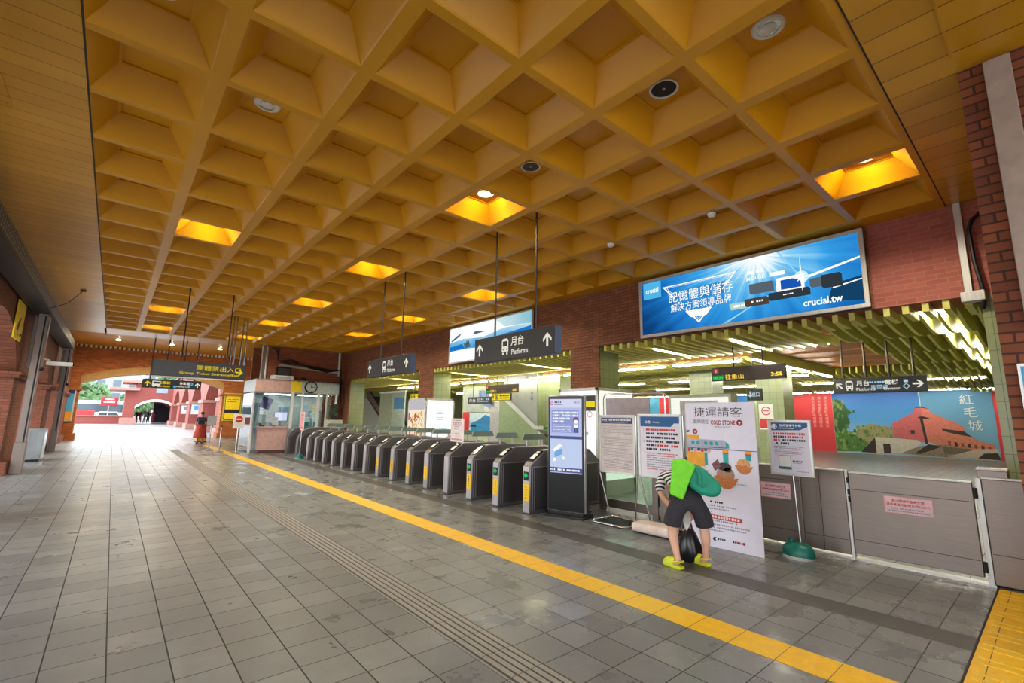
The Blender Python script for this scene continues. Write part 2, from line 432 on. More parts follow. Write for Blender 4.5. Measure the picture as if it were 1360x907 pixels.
m.use(M_amber); m.box(-3.2, 9, 21.9, 34.1, 5.12, 5.2)
m.use(P('soffit dark gap', '2a1a06', .7)); m.box(RX0 + .048, RX0 + .062, RY0, RY1, CZ - .006, CZ); m.box(RX0, 7.85, RY0 - .03, RY0 - .018, CZ - .006, CZ)
m.use(M_soffit)
for a, b, c, d in ((-1.06, 4.35, -1.04, 5.95), (-1.4, 5.93, -1.05, 5.945), (3.65, -.5, 3.68, .24), (3.66, .225, 4.55, .24)):
    m.box(min(a, c), max(a, c), min(b, d), max(b, d), CZ - .012, CZ)
struct(m.build('ceiling_soffit'))
m = MB(P('roof slab', '555555', .9)); m.box(-3.4, 31, -6, 35, 5.35, 5.5); struct(m.build('roof'))

# long brick wall over the gates, with its brick and green-tiled piers
m = MB(M_brickx); m.box(7.85, 8.5, 1.5, 21, 3.09, CZ + .3); m.use(M_bricklit); m.box(7.85, 8.5, .1, 1.5, 3.09, CZ + .3)
struct(m.build('wall_right'))
for k, (a, b) in enumerate(((6.34, 7.16), (13.22, 14.12), (20.3, 21.2))):
    m = MB(M_brickx); m.box(7.85, 7.9, a, b, 0, 3.1); m.use(M_gtiley); m.box(7.9, 8.55, a + .001, b - .001, 0, 3.1); struct(m.build('pillar'))
m = MB(M_gtilex); m.box(7.85, 8.5, .34, .47, 0, 3.09)
struct(m.build('pillar'))
m = MB(M_brickend); m.box(4.79, 8.5, -2.6, .225, 0, CZ + .02)
struct(m.build('wall_near'))

# brick arcade on the left
def arcade(m, x0, x1, piers, spring, crown, top, y_end, seg=14):
    for i, (a, b) in enumerate(piers):
        m.box(x0, x1, a, b, 0, top)
        if i + 1 < len(piers):
            c = piers[i + 1][0]; half = (c - b) / 2; rise = crown - spring
            R = (half * half + rise * rise) / (2 * rise); mid = (b + c) / 2; zc = crown - R
            yy = [b + (c - b) * k / seg for k in range(seg + 1)]
            zz = [zc + math.sqrt(max(0, R * R - (y - mid) ** 2)) for y in yy]
            for k in range(seg):
                m.prism([(yy[k], zz[k]), (yy[k + 1], zz[k + 1]), (yy[k + 1], top), (yy[k], top)], x0, x1, 'yz')
PIERS = [(-6, -3.5), (1.9, 3.7), (9.1, 10.9), (16.3, 18.1), (23.5, 25.3), (30.7, 34.2)]
m = MB(M_brickxy); arcade(m, -3.1, -1.9, PIERS, 2.45, 3.55, 5.3, 34); struct(m.build('wall_left'))
m = MB(M_brickxy)
for a, b in PIERS:
    m.box(-3.2, -1.78, a - .12, b + .12, 2.36, 2.43); m.box(-3.16, -1.82, a - .08, b + .08, 2.29, 2.36)
    m.box(-3.2, -1.76, a - .14, b + .14, 0, .3)
struct(m.build('trim_5'), 'brick ledges and plinths of the left arcade piers')

# far wall with the wide low arch to the courtyard
AX0, AX1, ASP, ACR = -1.5, 5.12, 3.05, 3.72
def arch_z(x, x0, x1, sp_, cr_):
    h = (x1 - x0) / 2; r = cr_ - sp_; R = (h * h + r * r) / (2 * r); return cr_ - R + math.sqrt(max(0, R * R - (x - (x0 + x1) / 2) ** 2))
m = MB(M_brickf); m.box(-3.3, AX0, 34, 35, 0, 5.2); m.box(AX1, 9, 34, 35, 0, 5.2)
N = 24; xx = [AX0 + (AX1 - AX0) * k / N for k in range(N + 1)]
for k in range(N):
    m.prism([(xx[k], arch_z(xx[k], AX0, AX1, ASP, ACR)), (xx[k + 1], arch_z(xx[k + 1], AX0, AX1, ASP, ACR)), (xx[k + 1], 5.2), (xx[k], 5.2)], 34, 35)
struct(m.build('wall_far'))
m = MB(P('tan arch band', 'b48a52', .7))
for k in range(N):
    z0, z1 = arch_z(xx[k], AX0, AX1, ASP, ACR), arch_z(xx[k + 1], AX0, AX1, ASP, ACR)
    m.prism([(xx[k], z0 - .02), (xx[k + 1], z1 - .02), (xx[k + 1], z1 + .36), (xx[k], z0 + .36)], 33.93, 35.05)
m.use(M_brickf)
for a, b in ((-3.2, AX0 + .1), (AX1 - .1, 8)):
    m.box(a, b, 33.86, 35.1, 2.62, 2.74); m.box(a, b, 33.86, 35.1, 0, .35)
m.use(M_white)
for k in range(46): m.box(-1.95 + k * .2, -1.95 + k * .2 + .09, 33.85, 34, 4.97, 5.12)
m.use(M_amber); m.box(-3.2, 9, 33.8, 34, 5.1, 5.2)
struct(m.build('trim_6'), 'tan band, ledges and small white dentils of the far brick arch wall')
m = MB(M_bricky); m.box(4.5, 7.9, 21.0, 21.25, 2.9, CZ + .05); m.box(7.35, 7.9, 21.0, 21.25, 0, 3); m.box(4.5, 7.9, 23.2, 23.4, 0, 5.2)
struct(m.build('wall_back'))

# paid concourse shell beyond the gates
M_pwall = P('pale green wall panel', 'b9c29c', .5); M_void = P('dark ceiling void', '34342a', .9)
m = MB(M_pwall); m.box(30, 30.2, -1.5, 33.2, 0, 4.2); struct(m.build('wall_platform'))
m = MB(M_pwall); m.box(8.5, 30, 33, 33.2, 0, 4.2); m.box(8.5, 30, -1.5, -1.3, 0, 4.2); struct(m.build('wall_concourse'))
m = MB(M_void); m.box(8.45, 30.2, -1.5, 33.2, 4.0, 4.1); struct(m.build('ceiling_void'))
M_fin = P('yellow green ceiling fin', 'dcd672', .5, var=.08)
def fin(m, y, x0, x1, per, zt=3.5, zb=3.24, sag=.15, th=.045, seg=7):
    n = max(1, round((x1 - x0) / per)); pts = []
    for k in range(n):
        a = x0 + (x1 - x0) * k / n; b = x0 + (x1 - x0) * (k + 1) / n
        for j in range(seg + 1):
            t = j / seg; pts.append((a + (b - a) * t, zb - sag * math.sin(PI * min(1, t * 1.0) ** 1.3)))
    vs = [(p[0], p[1]) for p in pts]
    for k in range(len(vs) - 1):
        if abs(vs[k + 1][0] - vs[k][0]) < 1e-6: continue
        m.prism([vs[k], vs[k + 1], (vs[k + 1][0], zt), (vs[k][0], zt)], y, y + th)
m = MB(M_fin)
y = .35
while y < 32.5:
    if y < 2.4: fin(m, y, 7.88, 8.55, 1, 3.085, 2.97, .0, .07, 2); fin(m, y, 8.5, 29.7, 2.4, 3.5, 3.1, .12)
    else:
        fin(m, y, 7.88, 10.3, 2.4, 3.085, 2.97, .02, .07, 3)
        if y < 5: fin(m, y, 19.2, 29.7, 2.6, seg=4)
        else: fin(m, y, 12.4, 29.7, 2.6, seg=4)
    y += .2 if y < 14 else .4
struct(m.build('ceiling_slats'))
m = MB(plank_mat('orange wood ceiling', 'b06a20', '8f4f14', 'x', .24, .4)); m.box(10.4, 12.3, 5, 32.8, 3.44, 3.5); m.box(10.4, 19.1, 2.5, 5, 3.44, 3.5)
m.use(P('wood beam', 'b57a3a', .5))
for k in range(8): m.box(10.4, 12.3, 6.4 + k * 3.2, 6.46 + k * 3.2, 3.41, 3.45)
for k in range(6): m.box(11.6 + k * 1.4, 11.66 + k * 1.4, 2.5, 5, 3.41, 3.45)
m.box(12.3, 12.36, 5, 32.8, 3.2, 3.6)
struct(m.build('ceiling_wood'))
m = MB(P('lime ceiling edge', 'c6cd5a', .5)); m.box(29.6, 29.98, -1.3, 33, 3.3, 3.62); struct(m.build('trim_7'), 'lime band along the top of the mural wall')
for k, (a, b, c, d) in enumerate(((14.9, 15.7, 7.35, 8.13), (14.9, 15.7, 5.22, 5.97), (13.0, 13.8, 12.4, 13.72), (16, 16.8, 14.6, 15.3))):
    m = MB(M_gtilex); m.box(a, a + .02, c, d, 0, 3.6); m.use(M_gtiley); m.box(a + .02, b, c + .001, d - .001, 0, 3.6); struct(m.build('pillar'))

# fluorescent tubes of the concourse ceiling
def tube_light(p, q, label):
    d = (Vector(q) - Vector(p)).normalized(); s = Vector((-d.y, d.x, 0))
    t = thing('ceiling_tube_light', label, 'light', tuple((Vector(p) + Vector(q)) / 2), math.atan2(d.y, d.x), 'fluorescent tubes in the concourse ceiling')
    h = (Vector(q) - Vector(p)).length / 2
    MB(M_white).box(-h, h, -.035, .035, .02, .07).build('housing', t)
    MB(E_tube).tube([(-h + .03, 0, 0), (h - .03, 0, 0)], .018, 8).build('tube', t)
for k in range(12):
    y = 2.7 + k * 1.5
    tube_light((10.4, y, 3.05), (10.4, y + 1.42, 3.05), 'fluorescent tube in the row along the near edge of the orange wood ceiling')
for k in range(9):
    y = 5.3 + k * 2.2
    tube_light((12.45, y, 3.1), (12.45, y + 2.0, 3.1), 'fluorescent tube in the row along the far edge of the orange wood ceiling')
for k, (x, y) in enumerate(((8.4, 5.25), (8.4, 3.65), (8.4, 9.2), (8.4, 12.8), (8.4, 16.6))):
    tube_light((x, y + .1, 2.99), (x + 1.5, y + .1, 2.99), 'fluorescent tube set crosswise between the yellow fins behind the brick wall')
for k in range(5):
    for d in (0, .2):
        tube_light((8.3 + k * 2.5, .82 + d, 3.2), (9.5 + k * 2.5, .82 + d, 3.2), 'fluorescent tube in the double row by the tiled pillar at the brick pier')
for k in range(3):
    if k < 0: tube_light((20 + k * 3, 4.5 + k, 3.05), (20 + k * 3, 6.3 + k, 3.05), 'fluorescent tube before the long mural wall')
for k in range(10):
    tube_light((28.7, .2 + k * 2.1, 3.12), (28.7, 2.1 + k * 2.1, 3.12), 'fluorescent tube in the row along the top of the far mural wall')
for k in range(5):  # extra tube row added to brighten the far concourse and its walls
    tube_light((21.5, 1.4 + k * 3.4, 3.08), (21.5, 3.4 + k * 3.4, 3.08), 'added fluorescent tube to brighten the concourse, midway between orange ceiling and mural wall')
for k in range(7):  # extra tube row added to light the fins and the dark void above
    tube_light((17.2, 5.2 + k * 3.1, 3.06), (17.2, 7.2 + k * 3.1, 3.06), 'added fluorescent tube to brighten the ceiling fins over the pale tiled columns')
for k in range(3):
    tube_light((12.6 + k * 2.3, 5.1, 3.14), (14.6 + k * 2.3, 5.1, 3.14), 'fluorescent tube laid lengthwise at the corner of the orange wood ceiling')
# ------------------------------------------------------------------ ceiling fittings
E_spot = E('spot glow', 'fff0bc', 150)
def downlight(i, j, lit, label):
    x = RX0 + PIT * (i + .5); y = RY0 + PIT * (j + .5); z = CZ + DEP + .018
    t = thing('ceiling_downlight', label, 'light', (x, y, z), 0, 'round downlights of the coffered ceiling')
    n = 28
    MB(M_white).lathe([(.085, -.001), (.085, -.014), (.105, -.016), (.118, -.006), (.118, 0)], n=n).build('trim_ring', t, smooth=True, clean=True)
    MB(P('reflector', 'c9cdd2', .12, 1, .1)).lathe([(.0, -.001), (.05, -.002), (.085, -.010)], n=n).build('reflector', t, smooth=True)
    MB(E_spot if lit else P('lens', 'dfe3e6', .15, .2)).lathe([(0, -.03), (.03, -.028), (.055, -.016), (.058, -.004)], n=n).build('bulb', t, smooth=True)
    if lit:
        l = bpy.data.lights.new('lamp', 'SPOT'); l.energy = LAMP_W; l.spot_size = 2.7; l.spot_blend = .8; l.color = (1, .93, .74); l.shadow_soft_size = .06
        o = bpy.data.objects.new('lamp', l); C.objects.link(o); o.parent = t; o.location = (0, 0, -.09)
LAMP_W = 60
WHERE = {(4, 4): 'lit downlight, brightest in the middle of the coffered ceiling', (7, 0): 'lit downlight in the coffer beside the planked soffit at the brick pier',
         (1, 8): 'nearest lit downlight in the second coffer column from the left soffit', (4, 8): 'lit downlight in the coffer above the small hanging platforms sign',
         (7, 8): 'lit downlight in the coffer above the white mountain lightbox', (4, 12): 'lit downlight two lamps beyond the brightest one along the middle coffers',
         (4, 16): 'lit downlight before the last lamp of the middle coffers', (1, 16): 'lit downlight far down the second coffer column over the exit sign', (7, 12): 'lit downlight by the brown wall between the two lightboxes and the kiosk',
         (7, 16): 'lit downlight by the brown wall near the kiosk corner', (4, 20): 'lit downlight in the last coffers before the kiosk wall', (1, 20): 'lit downlight in the last coffers before the low brick arch'}
for (i, j), lb in WHERE.items(): downlight(i, j, True, lb)
downlight(4, 0, False, 'unlit silver downlight nearest the planked soffit in the middle coffers')
downlight(1, 4, False, 'unlit silver downlight in the second coffer column from the left soffit')
downlight(0, 3, False, 'unlit silver downlight in the coffer column along the left soffit')
for k, (x, lb) in enumerate(((-.2, 'added lamp brightening the far brick wall from the high ceiling, at the arcade side'), (2.0, 'added lamp brightening the far brick wall from the high ceiling, at the arch middle'), (4.2, 'added lamp brightening the far brick wall from the high ceiling, at the kiosk side'))):  # unseen lamps added to brighten the far brick wall
    t = thing('ceiling_downlight', lb, 'light', (x, 30.5, 5.12)); MB(M_white).lathe([(.1, -.001), (.1, -.02), (.13, -.02), (.13, 0)]).build('trim_ring', t, smooth=True, clean=True)
    MB(E_spot).lathe([(0, -.04), (.05, -.035), (.09, -.004)]).build('bulb', t, smooth=True)
    l = bpy.data.lights.new('lamp', 'SPOT'); l.energy = 160; l.spot_size = 2.95; l.spot_blend = .6; l.color = (1, .86, .62); l.shadow_soft_size = .08
    o = bpy.data.objects.new('lamp', l); C.objects.link(o); o.parent = t; o.location = (0, 0, -.09)
def speaker(i, j, label, r, col):
    x = RX0 + PIT * (i + .5); y = RY0 + PIT * (j + .5)
    t = thing('ceiling_speaker', label, 'speaker', (x, y, CZ + DEP + .018))
    MB(M_white).lathe([(r * .86, -.002), (r * .86, -.012), (r, -.012), (r, 0)]).build('rim', t, smooth=True, clean=True)
    MB(col).lathe([(0, -.006), (r * .86, -.004)]).build('grille', t)
    MB(M_grey).lathe([(0, -.02), (.012, -.012), (.014, -.004)]).build('cap', t, smooth=True)
speaker(4, 1, 'black round ceiling speaker with white rim in the middle coffers', .13, M_blackm)
speaker(4, 3, 'grey round ceiling speaker with white rim next to the brightest downlight', .12, P('speaker mesh', '4d4a44', .6))
for x, y, lb in ((5.85, 2.76, 'small white smoke detector under the ceiling rib before the blue billboard'), (5.75, 4.37, 'small white smoke detector under the ceiling rib above the brown brick pier')):
    t = thing('smoke_detector', lb, 'detector', (x, y, CZ))
    MB(M_white).lathe([(0, -.05), (.03, -.048), (.05, -.03), (.055, 0)]).build('housing', t, smooth=True)
    MB(M_grey).lathe([(.02, -.051), (.012, -.056), (0, -.056)]).build('sensor', t)
t = thing('cable_bracket', 'small black bracket with two thin cables under the left planked soffit', 'bracket', (-1.3, 6.0, CZ - .012))
MB(M_blackm).box(-.06, .06, -.05, .05, -.06, 0).build('bracket_plate', t, bevel=.006)
for d in (-.03, .03): MB(M_blackm).tube([(d, 0, -.05), (-.5, .8 + d, -1.05)], .004, 6).build('cable', t)
t = thing('cable_bracket', 'thin bent rod hanging far down under the left planked soffit', 'bracket', (-.85, 14.4, CZ - .004))
MB(M_blackm).box(-.05, .05, -.05, .05, -.03, 0).build('bracket_plate', t)
MB(M_blackm).tube([(0, 0, -.02), (-.22, 0, -.35), (-.5, .1, -.5)], .008, 6).build('cable', t)

# ------------------------------------------------------------------ ticket gates
M_cab = P('gate slope glass', '2a2a2c', .15); M_plate = steel('indicator plate', '7f9089', .4, .35)
M_stick = P('sticker yellow', 'f2c413', .5, var=.04); M_green = E('green arrow lamp', '37d070', .8)
def gate_profile(L=1.78): return [(0, 0), (0, .735), (.035, .79), (.34, .99), (.42, 1.0), (L - .42, 1.0), (L - .3, .985), (L - .035, .79), (L, .735), (L, 0)]
def make_gate(y, label, sticker, arrow):
    t = thing('ticket_gate', label, 'ticket gate', (5.25, y, 0), 0, 'row of grey steel ticket gates')
    w = .085
    bd = MB(M_gate).prism(gate_profile(), -w, w, 'xz').build('body', t, bevel=.016, smooth=30, clean=True)
    MB(M_blackm).box(.03, 1.75, -w + .01, w - .01, 0, .03).build('plinth', t)
    m = MB(M_gated); m.prism([(.07, .06), (.07, .72), (1.7, .72), (1.7, .06)], -w - .004, -w + .002)
    m.use(M_gatel); m.box(.05, 1.72, -w - .006, -w, .728, .74); m.box(.05, .062, -w - .006, -w, .05, .74); m.box(.09, .1, -w - .006, -w, .06, .71)
    m.build('side_panel', bd)
    fp = MB(M_gatel).box(-.006, .004, -w + .012, w - .012, .03, .735).build('front_plate', t)
    a = math.atan2(.2, .305); R = Matrix.Translation((.19, 0, .895)) @ Matrix.Rotation(-a, 4, 'Y')
    m = MB(M_cab); m.box(-.13, .15, -w + .018, w - .018, 0, .016, R); m.use(M_ivory); m.box(-.08, .05, -.045, .045, .015, .021, R); m.use(M_gatel); m.box(.07, .12, -.04, .04, .015, .02, R)
    m.build('card_reader', t, bevel=.006)
    for x in (.74, 1.06): MB(M_gatel).box(x - .015, x + .015, -.015, .015, .98, 1.14).build('post', t, bevel=.003)
    MB(M_plate).prism([(.60, 1.12), (1.20, 1.12), (1.15, 1.225), (.66, 1.225)], -.02, .03).build('header_plate', t, bevel=.004)
    if sticker:
        s = MB(M_stick); s.box(-.008, -.0055, -w + .02, w - .02, .2, .47); s.use(M_ink)
        for k in range(5): s.box(-.0095, -.0078, -.012, .012, .24 + k * .042, .262 + k * .042)
        s.build('warning_sticker', fp)
    if arrow:
        s = MB(M_blackm); s.box(-.008, -.0055, -w + .025, w - .025, .52, .66); s.use(M_green); s.add([(-.0095, -.05, .60), (-.0095, .02, .55), (-.0095, .02, .65)], [(0, 1, 2)]); s.box(-.0095, -.0078, .01, .05, .575, .625)
        s.build('arrow_light', fp)
    return t
ORD = ['nearest', 'second', 'third', 'fourth', 'fifth', 'sixth', 'seventh', 'eighth', 'ninth', 'tenth', 'eleventh', 'twelfth', 'thirteenth', 'fourteenth', 'fifteenth']
for k in range(15):
    ex = ' with a lit green arrow' if k < 3 else (' with a yellow sticker' if k < 8 else '')
    n = ORD[k] + ' one' if k else 'nearest one'
    make_gate(5.765 + .802 * k, 'steel ticket gate%s, %s from the black screen totem' % (ex, n), k < 8 and k != 3, k < 3)
def wide_gate(x, y, label, h=1.02):
    t = thing('wide_gate', label, 'ticket gate', (x, y, 0), 0, 'wide rounded gates by the kiosk')
    p = [(0, 0), (0, .55)] + [(.45 - .45 * math.cos(a), .55 + (h - .55) * math.sin(a)) for a in [PI / 2 * k / 8 for k in range(1, 9)]] + [(1.7, h), (1.7, 0)]
    MB(M_gate).prism(p, -.1, .1).build('body', t, bevel=.015, smooth=30, clean=True)
    MB(M_blackm).box(.03, 1.66, -.09, .09, 0, .035).build('plinth', t)
    MB(M_gated).prism([(.1, .06), (.1, .6), (.3, .84), (1.6, .84), (1.6, .06)], -.106, -.09).build('side_panel', t)
    MB(M_cab).box(.5, .8, -.07, .07, h - .01, h + .012).build('card_reader', t, bevel=.005)
wide_gate(5.27, 18.35, 'wide rounded gate at the end of the ticket gate row')
wide_gate(5.3, 19.75, 'wide rounded gate standing right against the pink kiosk counter')
def green_stand(x, y, label, board, rz=0):
    t = thing('sign_stand', label, 'sign stand', (x, y, 0), FW + rz)
    m = MB(M_teal)
    prof = [(1.0, 0), (1.0, .03), (.97, .07), (.8, .115), (.5, .145), (.2, .155), (0, .155)]
    n = 28; vs = []
    for r, z in prof:
        for k in range(n): vs.append((r * .17 * math.cos(2 * PI * k / n), r * .14 * math.sin(2 * PI * k / n), .02 + z * .95))
    fs = [(i * n + k, i * n + (k + 1) % n, (i + 1) * n + (k + 1) % n, (i + 1) * n + k) for i in range(len(prof) - 1) for k in range(n)]
    m.add(vs, fs + [tuple(range(n - 1, -1, -1))]); m.build('water_base', t, smooth=True, clean=True)
    MB(M_grey).lathe([(.165, 0), (.165, .022), (.15, .026)], n=24).build('base_ring', t)
    MB(M_teal).lathe([(.03, .15), (.03, .19), (.018, .2)], (-.07, 0, 0), 14).build('filler_cap', t)
    board(t)
    return t
# ------------------------------------------------------------------ printed boards
def bd_gate(t):
    MB(M_chrome).tube([(0, 0, .15), (0, 0, .98)], .012).build('pole', t)
    m = MB(M_white); m.box(-.2, .2, -.008, .008, .98, 1.62); bo = m.build('board', t, bevel=.004)
    m = MB(M_pinkp); m.rect(-.18, .18, 1.0, 1.6, -.0095); m.use(M_red); m.lines(-.14, .14, 1.5, .05, -.011, .07, seed=3); m.lines(-.14, .14, 1.4, .02, -.011, seed=5); m.lines(-.14, .1, 1.34, .02, -.011, seed=8); m.rect(-.16, .16, 1.06, 1.08, -.011); m.build('print', bo)
green_stand(5.15, 17.45, 'white and pink notice on a green water base before the far ticket gates', bd_gate)
def bd_right(t):
    MB(M_chrome).tube([(.02, .03, .15), (0, .02, .96)], .014).build('pole', t)
    m = MB(M_steelw)
    for a, b, c, d in ((-.235, -.21, .905, 1.545), (.21, .235, .905, 1.545), (-.235, .235, .905, .93), (-.235, .235, 1.52, 1.545)): m.box(a, b, -.012, .014, c, d)
    m.build('frame', t, bevel=.003)
    MB(M_grey).box(-.22, .22, 0, .01, .915, 1.535).build('backing', t)
    m = MB(M_paper); m.rect(-.21, .21, .93, 1.52, -.002)
    m.use(M_blue); m.poly([(-.2, 1.515), (.205, 1.515), (.205, 1.47), (.12, 1.43), (-.2, 1.42)], -.003)
    m.use(M_white); m.disc(-.165, 1.468, .032, -.004); m.text('防疫宣導不停歇', .02, 1.483, .032, -.004, .24, .02); m.lines(-.12, .06, 1.45, .012, -.004, seed=2)
    m.use(M_blue); m.ring(-.165, 1.468, .014, .02, -.005)
    for z, a, b, c in ((1.385, -.18, .17, M_red), (1.348, -.18, -.02, M_ink), (1.348, -.02, .15, M_red), (1.31, -.18, -.1, M_red), (1.31, -.08, .18, M_ink), (1.272, -.18, 0, M_ink)): m.use(c); m.lines(a, b, z, .026, -.003, seed=int(z * 1e3))
    for k in range(6): m.use(M_pinkp if k in (2, 5) else M_grayp); m.lines(-.18, .15 - .03 * (k % 3), 1.235 - k * .02, .011, -.003, seed=k)
    m.use(M_teal); m.rect(-.14, .0, .97, 1.0, -.003); m.use(M_grayp); m.rect(-.14, 0, 1.0, 1.13, -.003); m.use(M_white); m.rect(-.133, -.007, 1.003, 1.124, -.004)
    m.use(M_ink); m.lines(.015, .12, 1.07, .018, -.003, seed=4); m.use(M_grayp); m.lines(.015, .11, 1.05, .01, -.003, seed=6); m.lines(.06, .18, .955, .012, -.003, seed=7)
    m.build('notice_sheet', t)
green_stand(6.17, 2.13, 'blue-headed notice on a pole in a green water base before the steel fence', bd_right, -.06)

def notice_stand(x, y, w, z0, z1, label, art, rz=0):
    t = thing('notice_stand', label, 'notice stand', (x, y, 0), FW + rz)
    m = MB(M_steelw); b = .025; h = w / 2
    m.box(-h, -h + b, -.014, .014, z0, z1); m.box(h - b, h, -.014, .014, z0, z1); m.box(-h, h, -.014, .014, z0, z0 + b); m.box(-h, h, -.014, .014, z1 - b, z1)
    m.build('frame', t, bevel=.004)
    MB(M_grey).box(-h + .01, h - .01, .002, .012, z0 + .01, z1 - .01).build('backing', t)
    for s in (-1, 1):
        MB(M_chrome).tube([(s * (h + .012), .01, z1 - .02), (s * (h + .012), .01, z0 - .02), (s * (h - .06), .06, .3), (s * (h - .1), .1, .06), (s * (h - .1), -.05, .025)], .014).build('leg', t, smooth=True)
    q = h - .02
    MB(M_chrome).tube([(-q, .24, .02), (-q, -.22, .02), (-q + .04, -.27, .02), (q - .04, -.27, .02), (q, -.22, .02), (q, .24, .02), (-q, .24, .02)], .017).build('floor_loop', t, smooth=True)
    MB(M_blackm).box(-q + .02, q - .02, -.24, .22, .003, .012).build('floor_plate', t)
    m = MB(M_paper); art(m, h - b, z0 + b, z1 - b); m.build('notice_sheet', t)
    return t
def artA(m, h, a, b):
    m.use(P('aged paper', 'cfc3c0', .4)); m.rect(-h, h, a, b, -.004)
    m.use(M_navy); m.rect(-h + .01, h - .02, b - .1, b - .015, -.005); m.use(M_white); m.lines(-h + .03, h - .03, b - .045, .026, -.006, seed=1); m.lines(-h + .06, h - .1, b - .078, .012, -.006, seed=2)
    m.use(M_grayp)
    for k in range(27):
        if k % 7 != 6: m.lines(-h + .03 + .02 * (k % 7 > 0), h - .04 - .05 * (k % 4 == 3), b - .14 - k * .024, .011, -.005, .016, seed=k)
notice_stand(5.93, 4.46, .66, .715, 1.585, 'metal notice stand with a navy-headed page of small print next to the screen totem', artA)
def artB(m, h, a, b):
    m.use(M_paper); m.rect(-h, h, a, b, -.004)
    m.use(M_blue); m.poly([(-h + .01, b - .01), (h - .01, b - .01), (h - .01, b - .1), (h - .09, b - .1), (h - .14, b - .15), (-h + .01, b - .15)], -.005)
    m.use(M_white); m.text('公告', -h + .13, b - .085, .042, -.006, .1, .02); m.text('Notice', -h + .27, b - .085, .026, -.006, .1)
    z = b - .195; H = .03
    for k, (r, x1) in enumerate((((M_red,), h - .04), ((M_ink,), h - .03), ((M_ink,), h - .08), ((M_ink,), h - .02), ((M_ink, M_red), h - .03), ((M_ink,), h - .16))):
        x0 = -h + .1
        if k in (0, 3): m.use(M_ink); m.text('12'[k // 3] + '.', -h + .065, z, .028, -.005)
        m.use(r[0]); m.lines(x0, x1 if len(r) == 1 else x0 + .16, z, H, -.005, .036, .12, seed=k)
        if len(r) > 1: m.use(r[1]); m.lines(x0 + .18, x1, z, H, -.005, .036, .12, seed=k + 9)
        z -= .054
    z -= .004
    for k in range(8):
        m.use(M_red if k in (0, 1, 7) else M_grayp)
        m.lines(-h + .1, h - .05 - .04 * (k % 3), z, .016, -.005, .02, seed=k + 30); z -= .031
notice_stand(5.93, 3.72, .69, .72, 1.605, 'metal notice stand with a blue-headed numbered notice behind the bending person', artB)
t = thing('sandbag', 'flat pale pink sandbag lying on the foot of the blue-headed notice stand', 'sandbag', (5.75, 3.72, .02), FW)
m = MB(P('sandbag cloth', 'e3cfc4', .85)); m.box(-.29, .29, -.17, .13, 0, .13); o = m.build('bag', t, bevel=.05, seg=3, sub=1, clean=True)
MB(P('bag seam', 'cbb3a6', .9)).tube([(-.27, -.15, .075), (0, -.165, .08), (.27, -.15, .075)], .006, 6).build('seam', t)
# tall board of the back row
t = thing('display_board', 'large grey blank board in a rounded tube frame behind the notice stands', 'board', (7.2, 5.0, 0), FW)
MB(P('blank board grey', 'b3a8ad', .6)).box(-.66, .3, 0, .012, 1.0, 1.92).build('board', t)
MB(M_chrome).tube([(-.72, 0, .02), (-.72, 0, 1.92), (-.68, 0, 1.985), (-.6, 0, 2.0), (.55, 0, 2.0), (.6, 0, 1.97), (.61, 0, 1.9), (.61, 0, .02)], .016).build('frame', t, smooth=True)
MB(M_chrome).tube([(-.72, -.25, .02), (-.72, .25, .02)], .016).build('foot', t); MB(M_chrome).tube([(.61, -.25, .02), (.61, .25, .02)], .016).build('foot', t)

# ------------------------------------------------------------------ screen totem
t = thing('screen_totem', 'black freestanding screen totem with a lavender notice at the near end of the gate row', 'display', (5.6065, 5.225, 0), -1.282)
m = MB(P('silver rim', 'c2bec4', .3, .7)); m.box(-.335, .335, 0, .07, .07, 1.9); m.build('rim', t, bevel=.02, smooth=30)
fg = MB(M_black).box(-.318, .318, -.004, .004, .09, 1.885).build('front_glass', t, bevel=.002)
m = MB(P('totem dark case', '2c2c33', .5)); m.box(-.3, .3, .07, .22, .03, .78); m.build('rear_case', t, bevel=.01)
m = MB(M_blackm); m.box(-.34, .34, -.1, .3, 0, .035); m.box(-.3, .3, -.02, .12, .035, .075); m.build('base_plate', t, bevel=.008)
sc = MB(E('screen lavender', 'b9c3ec', .95)); sc.rect(-.285, .285, .665, 1.84, -.006)
sc.use(E('screen pale', 'd9daf4', .95)); sc.rect(-.285, .285, 1.7, 1.84, -.007)
sc.use(E('screen panel', '97a2da', .9)); sc.rect(-.255, .235, 1.3, 1.66, -.007); sc.use(E('screen bar', '5a659c', .8)); sc.rect(-.285, .285, 1.2, 1.245, -.007); sc.rect(-.285, .285, .68, .75, -.007)
sc.use(E('screen sky', 'c5d3f2', .95)); sc.rect(-.285, .285, .75, 1.2, -.0065)
W = E('screen white', 'f6f6ff', 1.0); sc.use(W)
for k in range(4): sc.lines(-.235, .215 if k < 2 else (.09 if k == 2 else -.02), 1.62 - k * .048, .032, -.008, .036, seed=k)
for k in range(5): sc.lines(-.235, .1, 1.42 - k * .025, .011, -.008, seed=k + 20)
sc.lines(-.275, -.02, .715, .03, -.008, .033, seed=40); sc.lines(.02, .28, .715, .03, -.008, .033, seed=41)
sc.use(E('screen maroon', '9a5b86', .8)); sc.disc(.185, 1.5, .05, -.0085); sc.use(W); sc.disc(.185, 1.475, .04, -.009, rz=.03); sc.rect(.15, .22, 1.38, 1.435, -.0085); sc.use(E('screen navy', '3d4a86', .8)); sc.rect(.16, .18, 1.3, 1.38, -.0085); sc.rect(.19, .21, 1.3, 1.38, -.0085)
sc.use(E('screen ink', '4b4f7d', .8)); sc.text('08:20', .2, 1.785, .032, -.008, .1); sc.lines(-.2, -.08, 1.79, .03, -.008, .034, seed=50); sc.lines(-.2, -.05, 1.75, .012, -.008, seed=51)
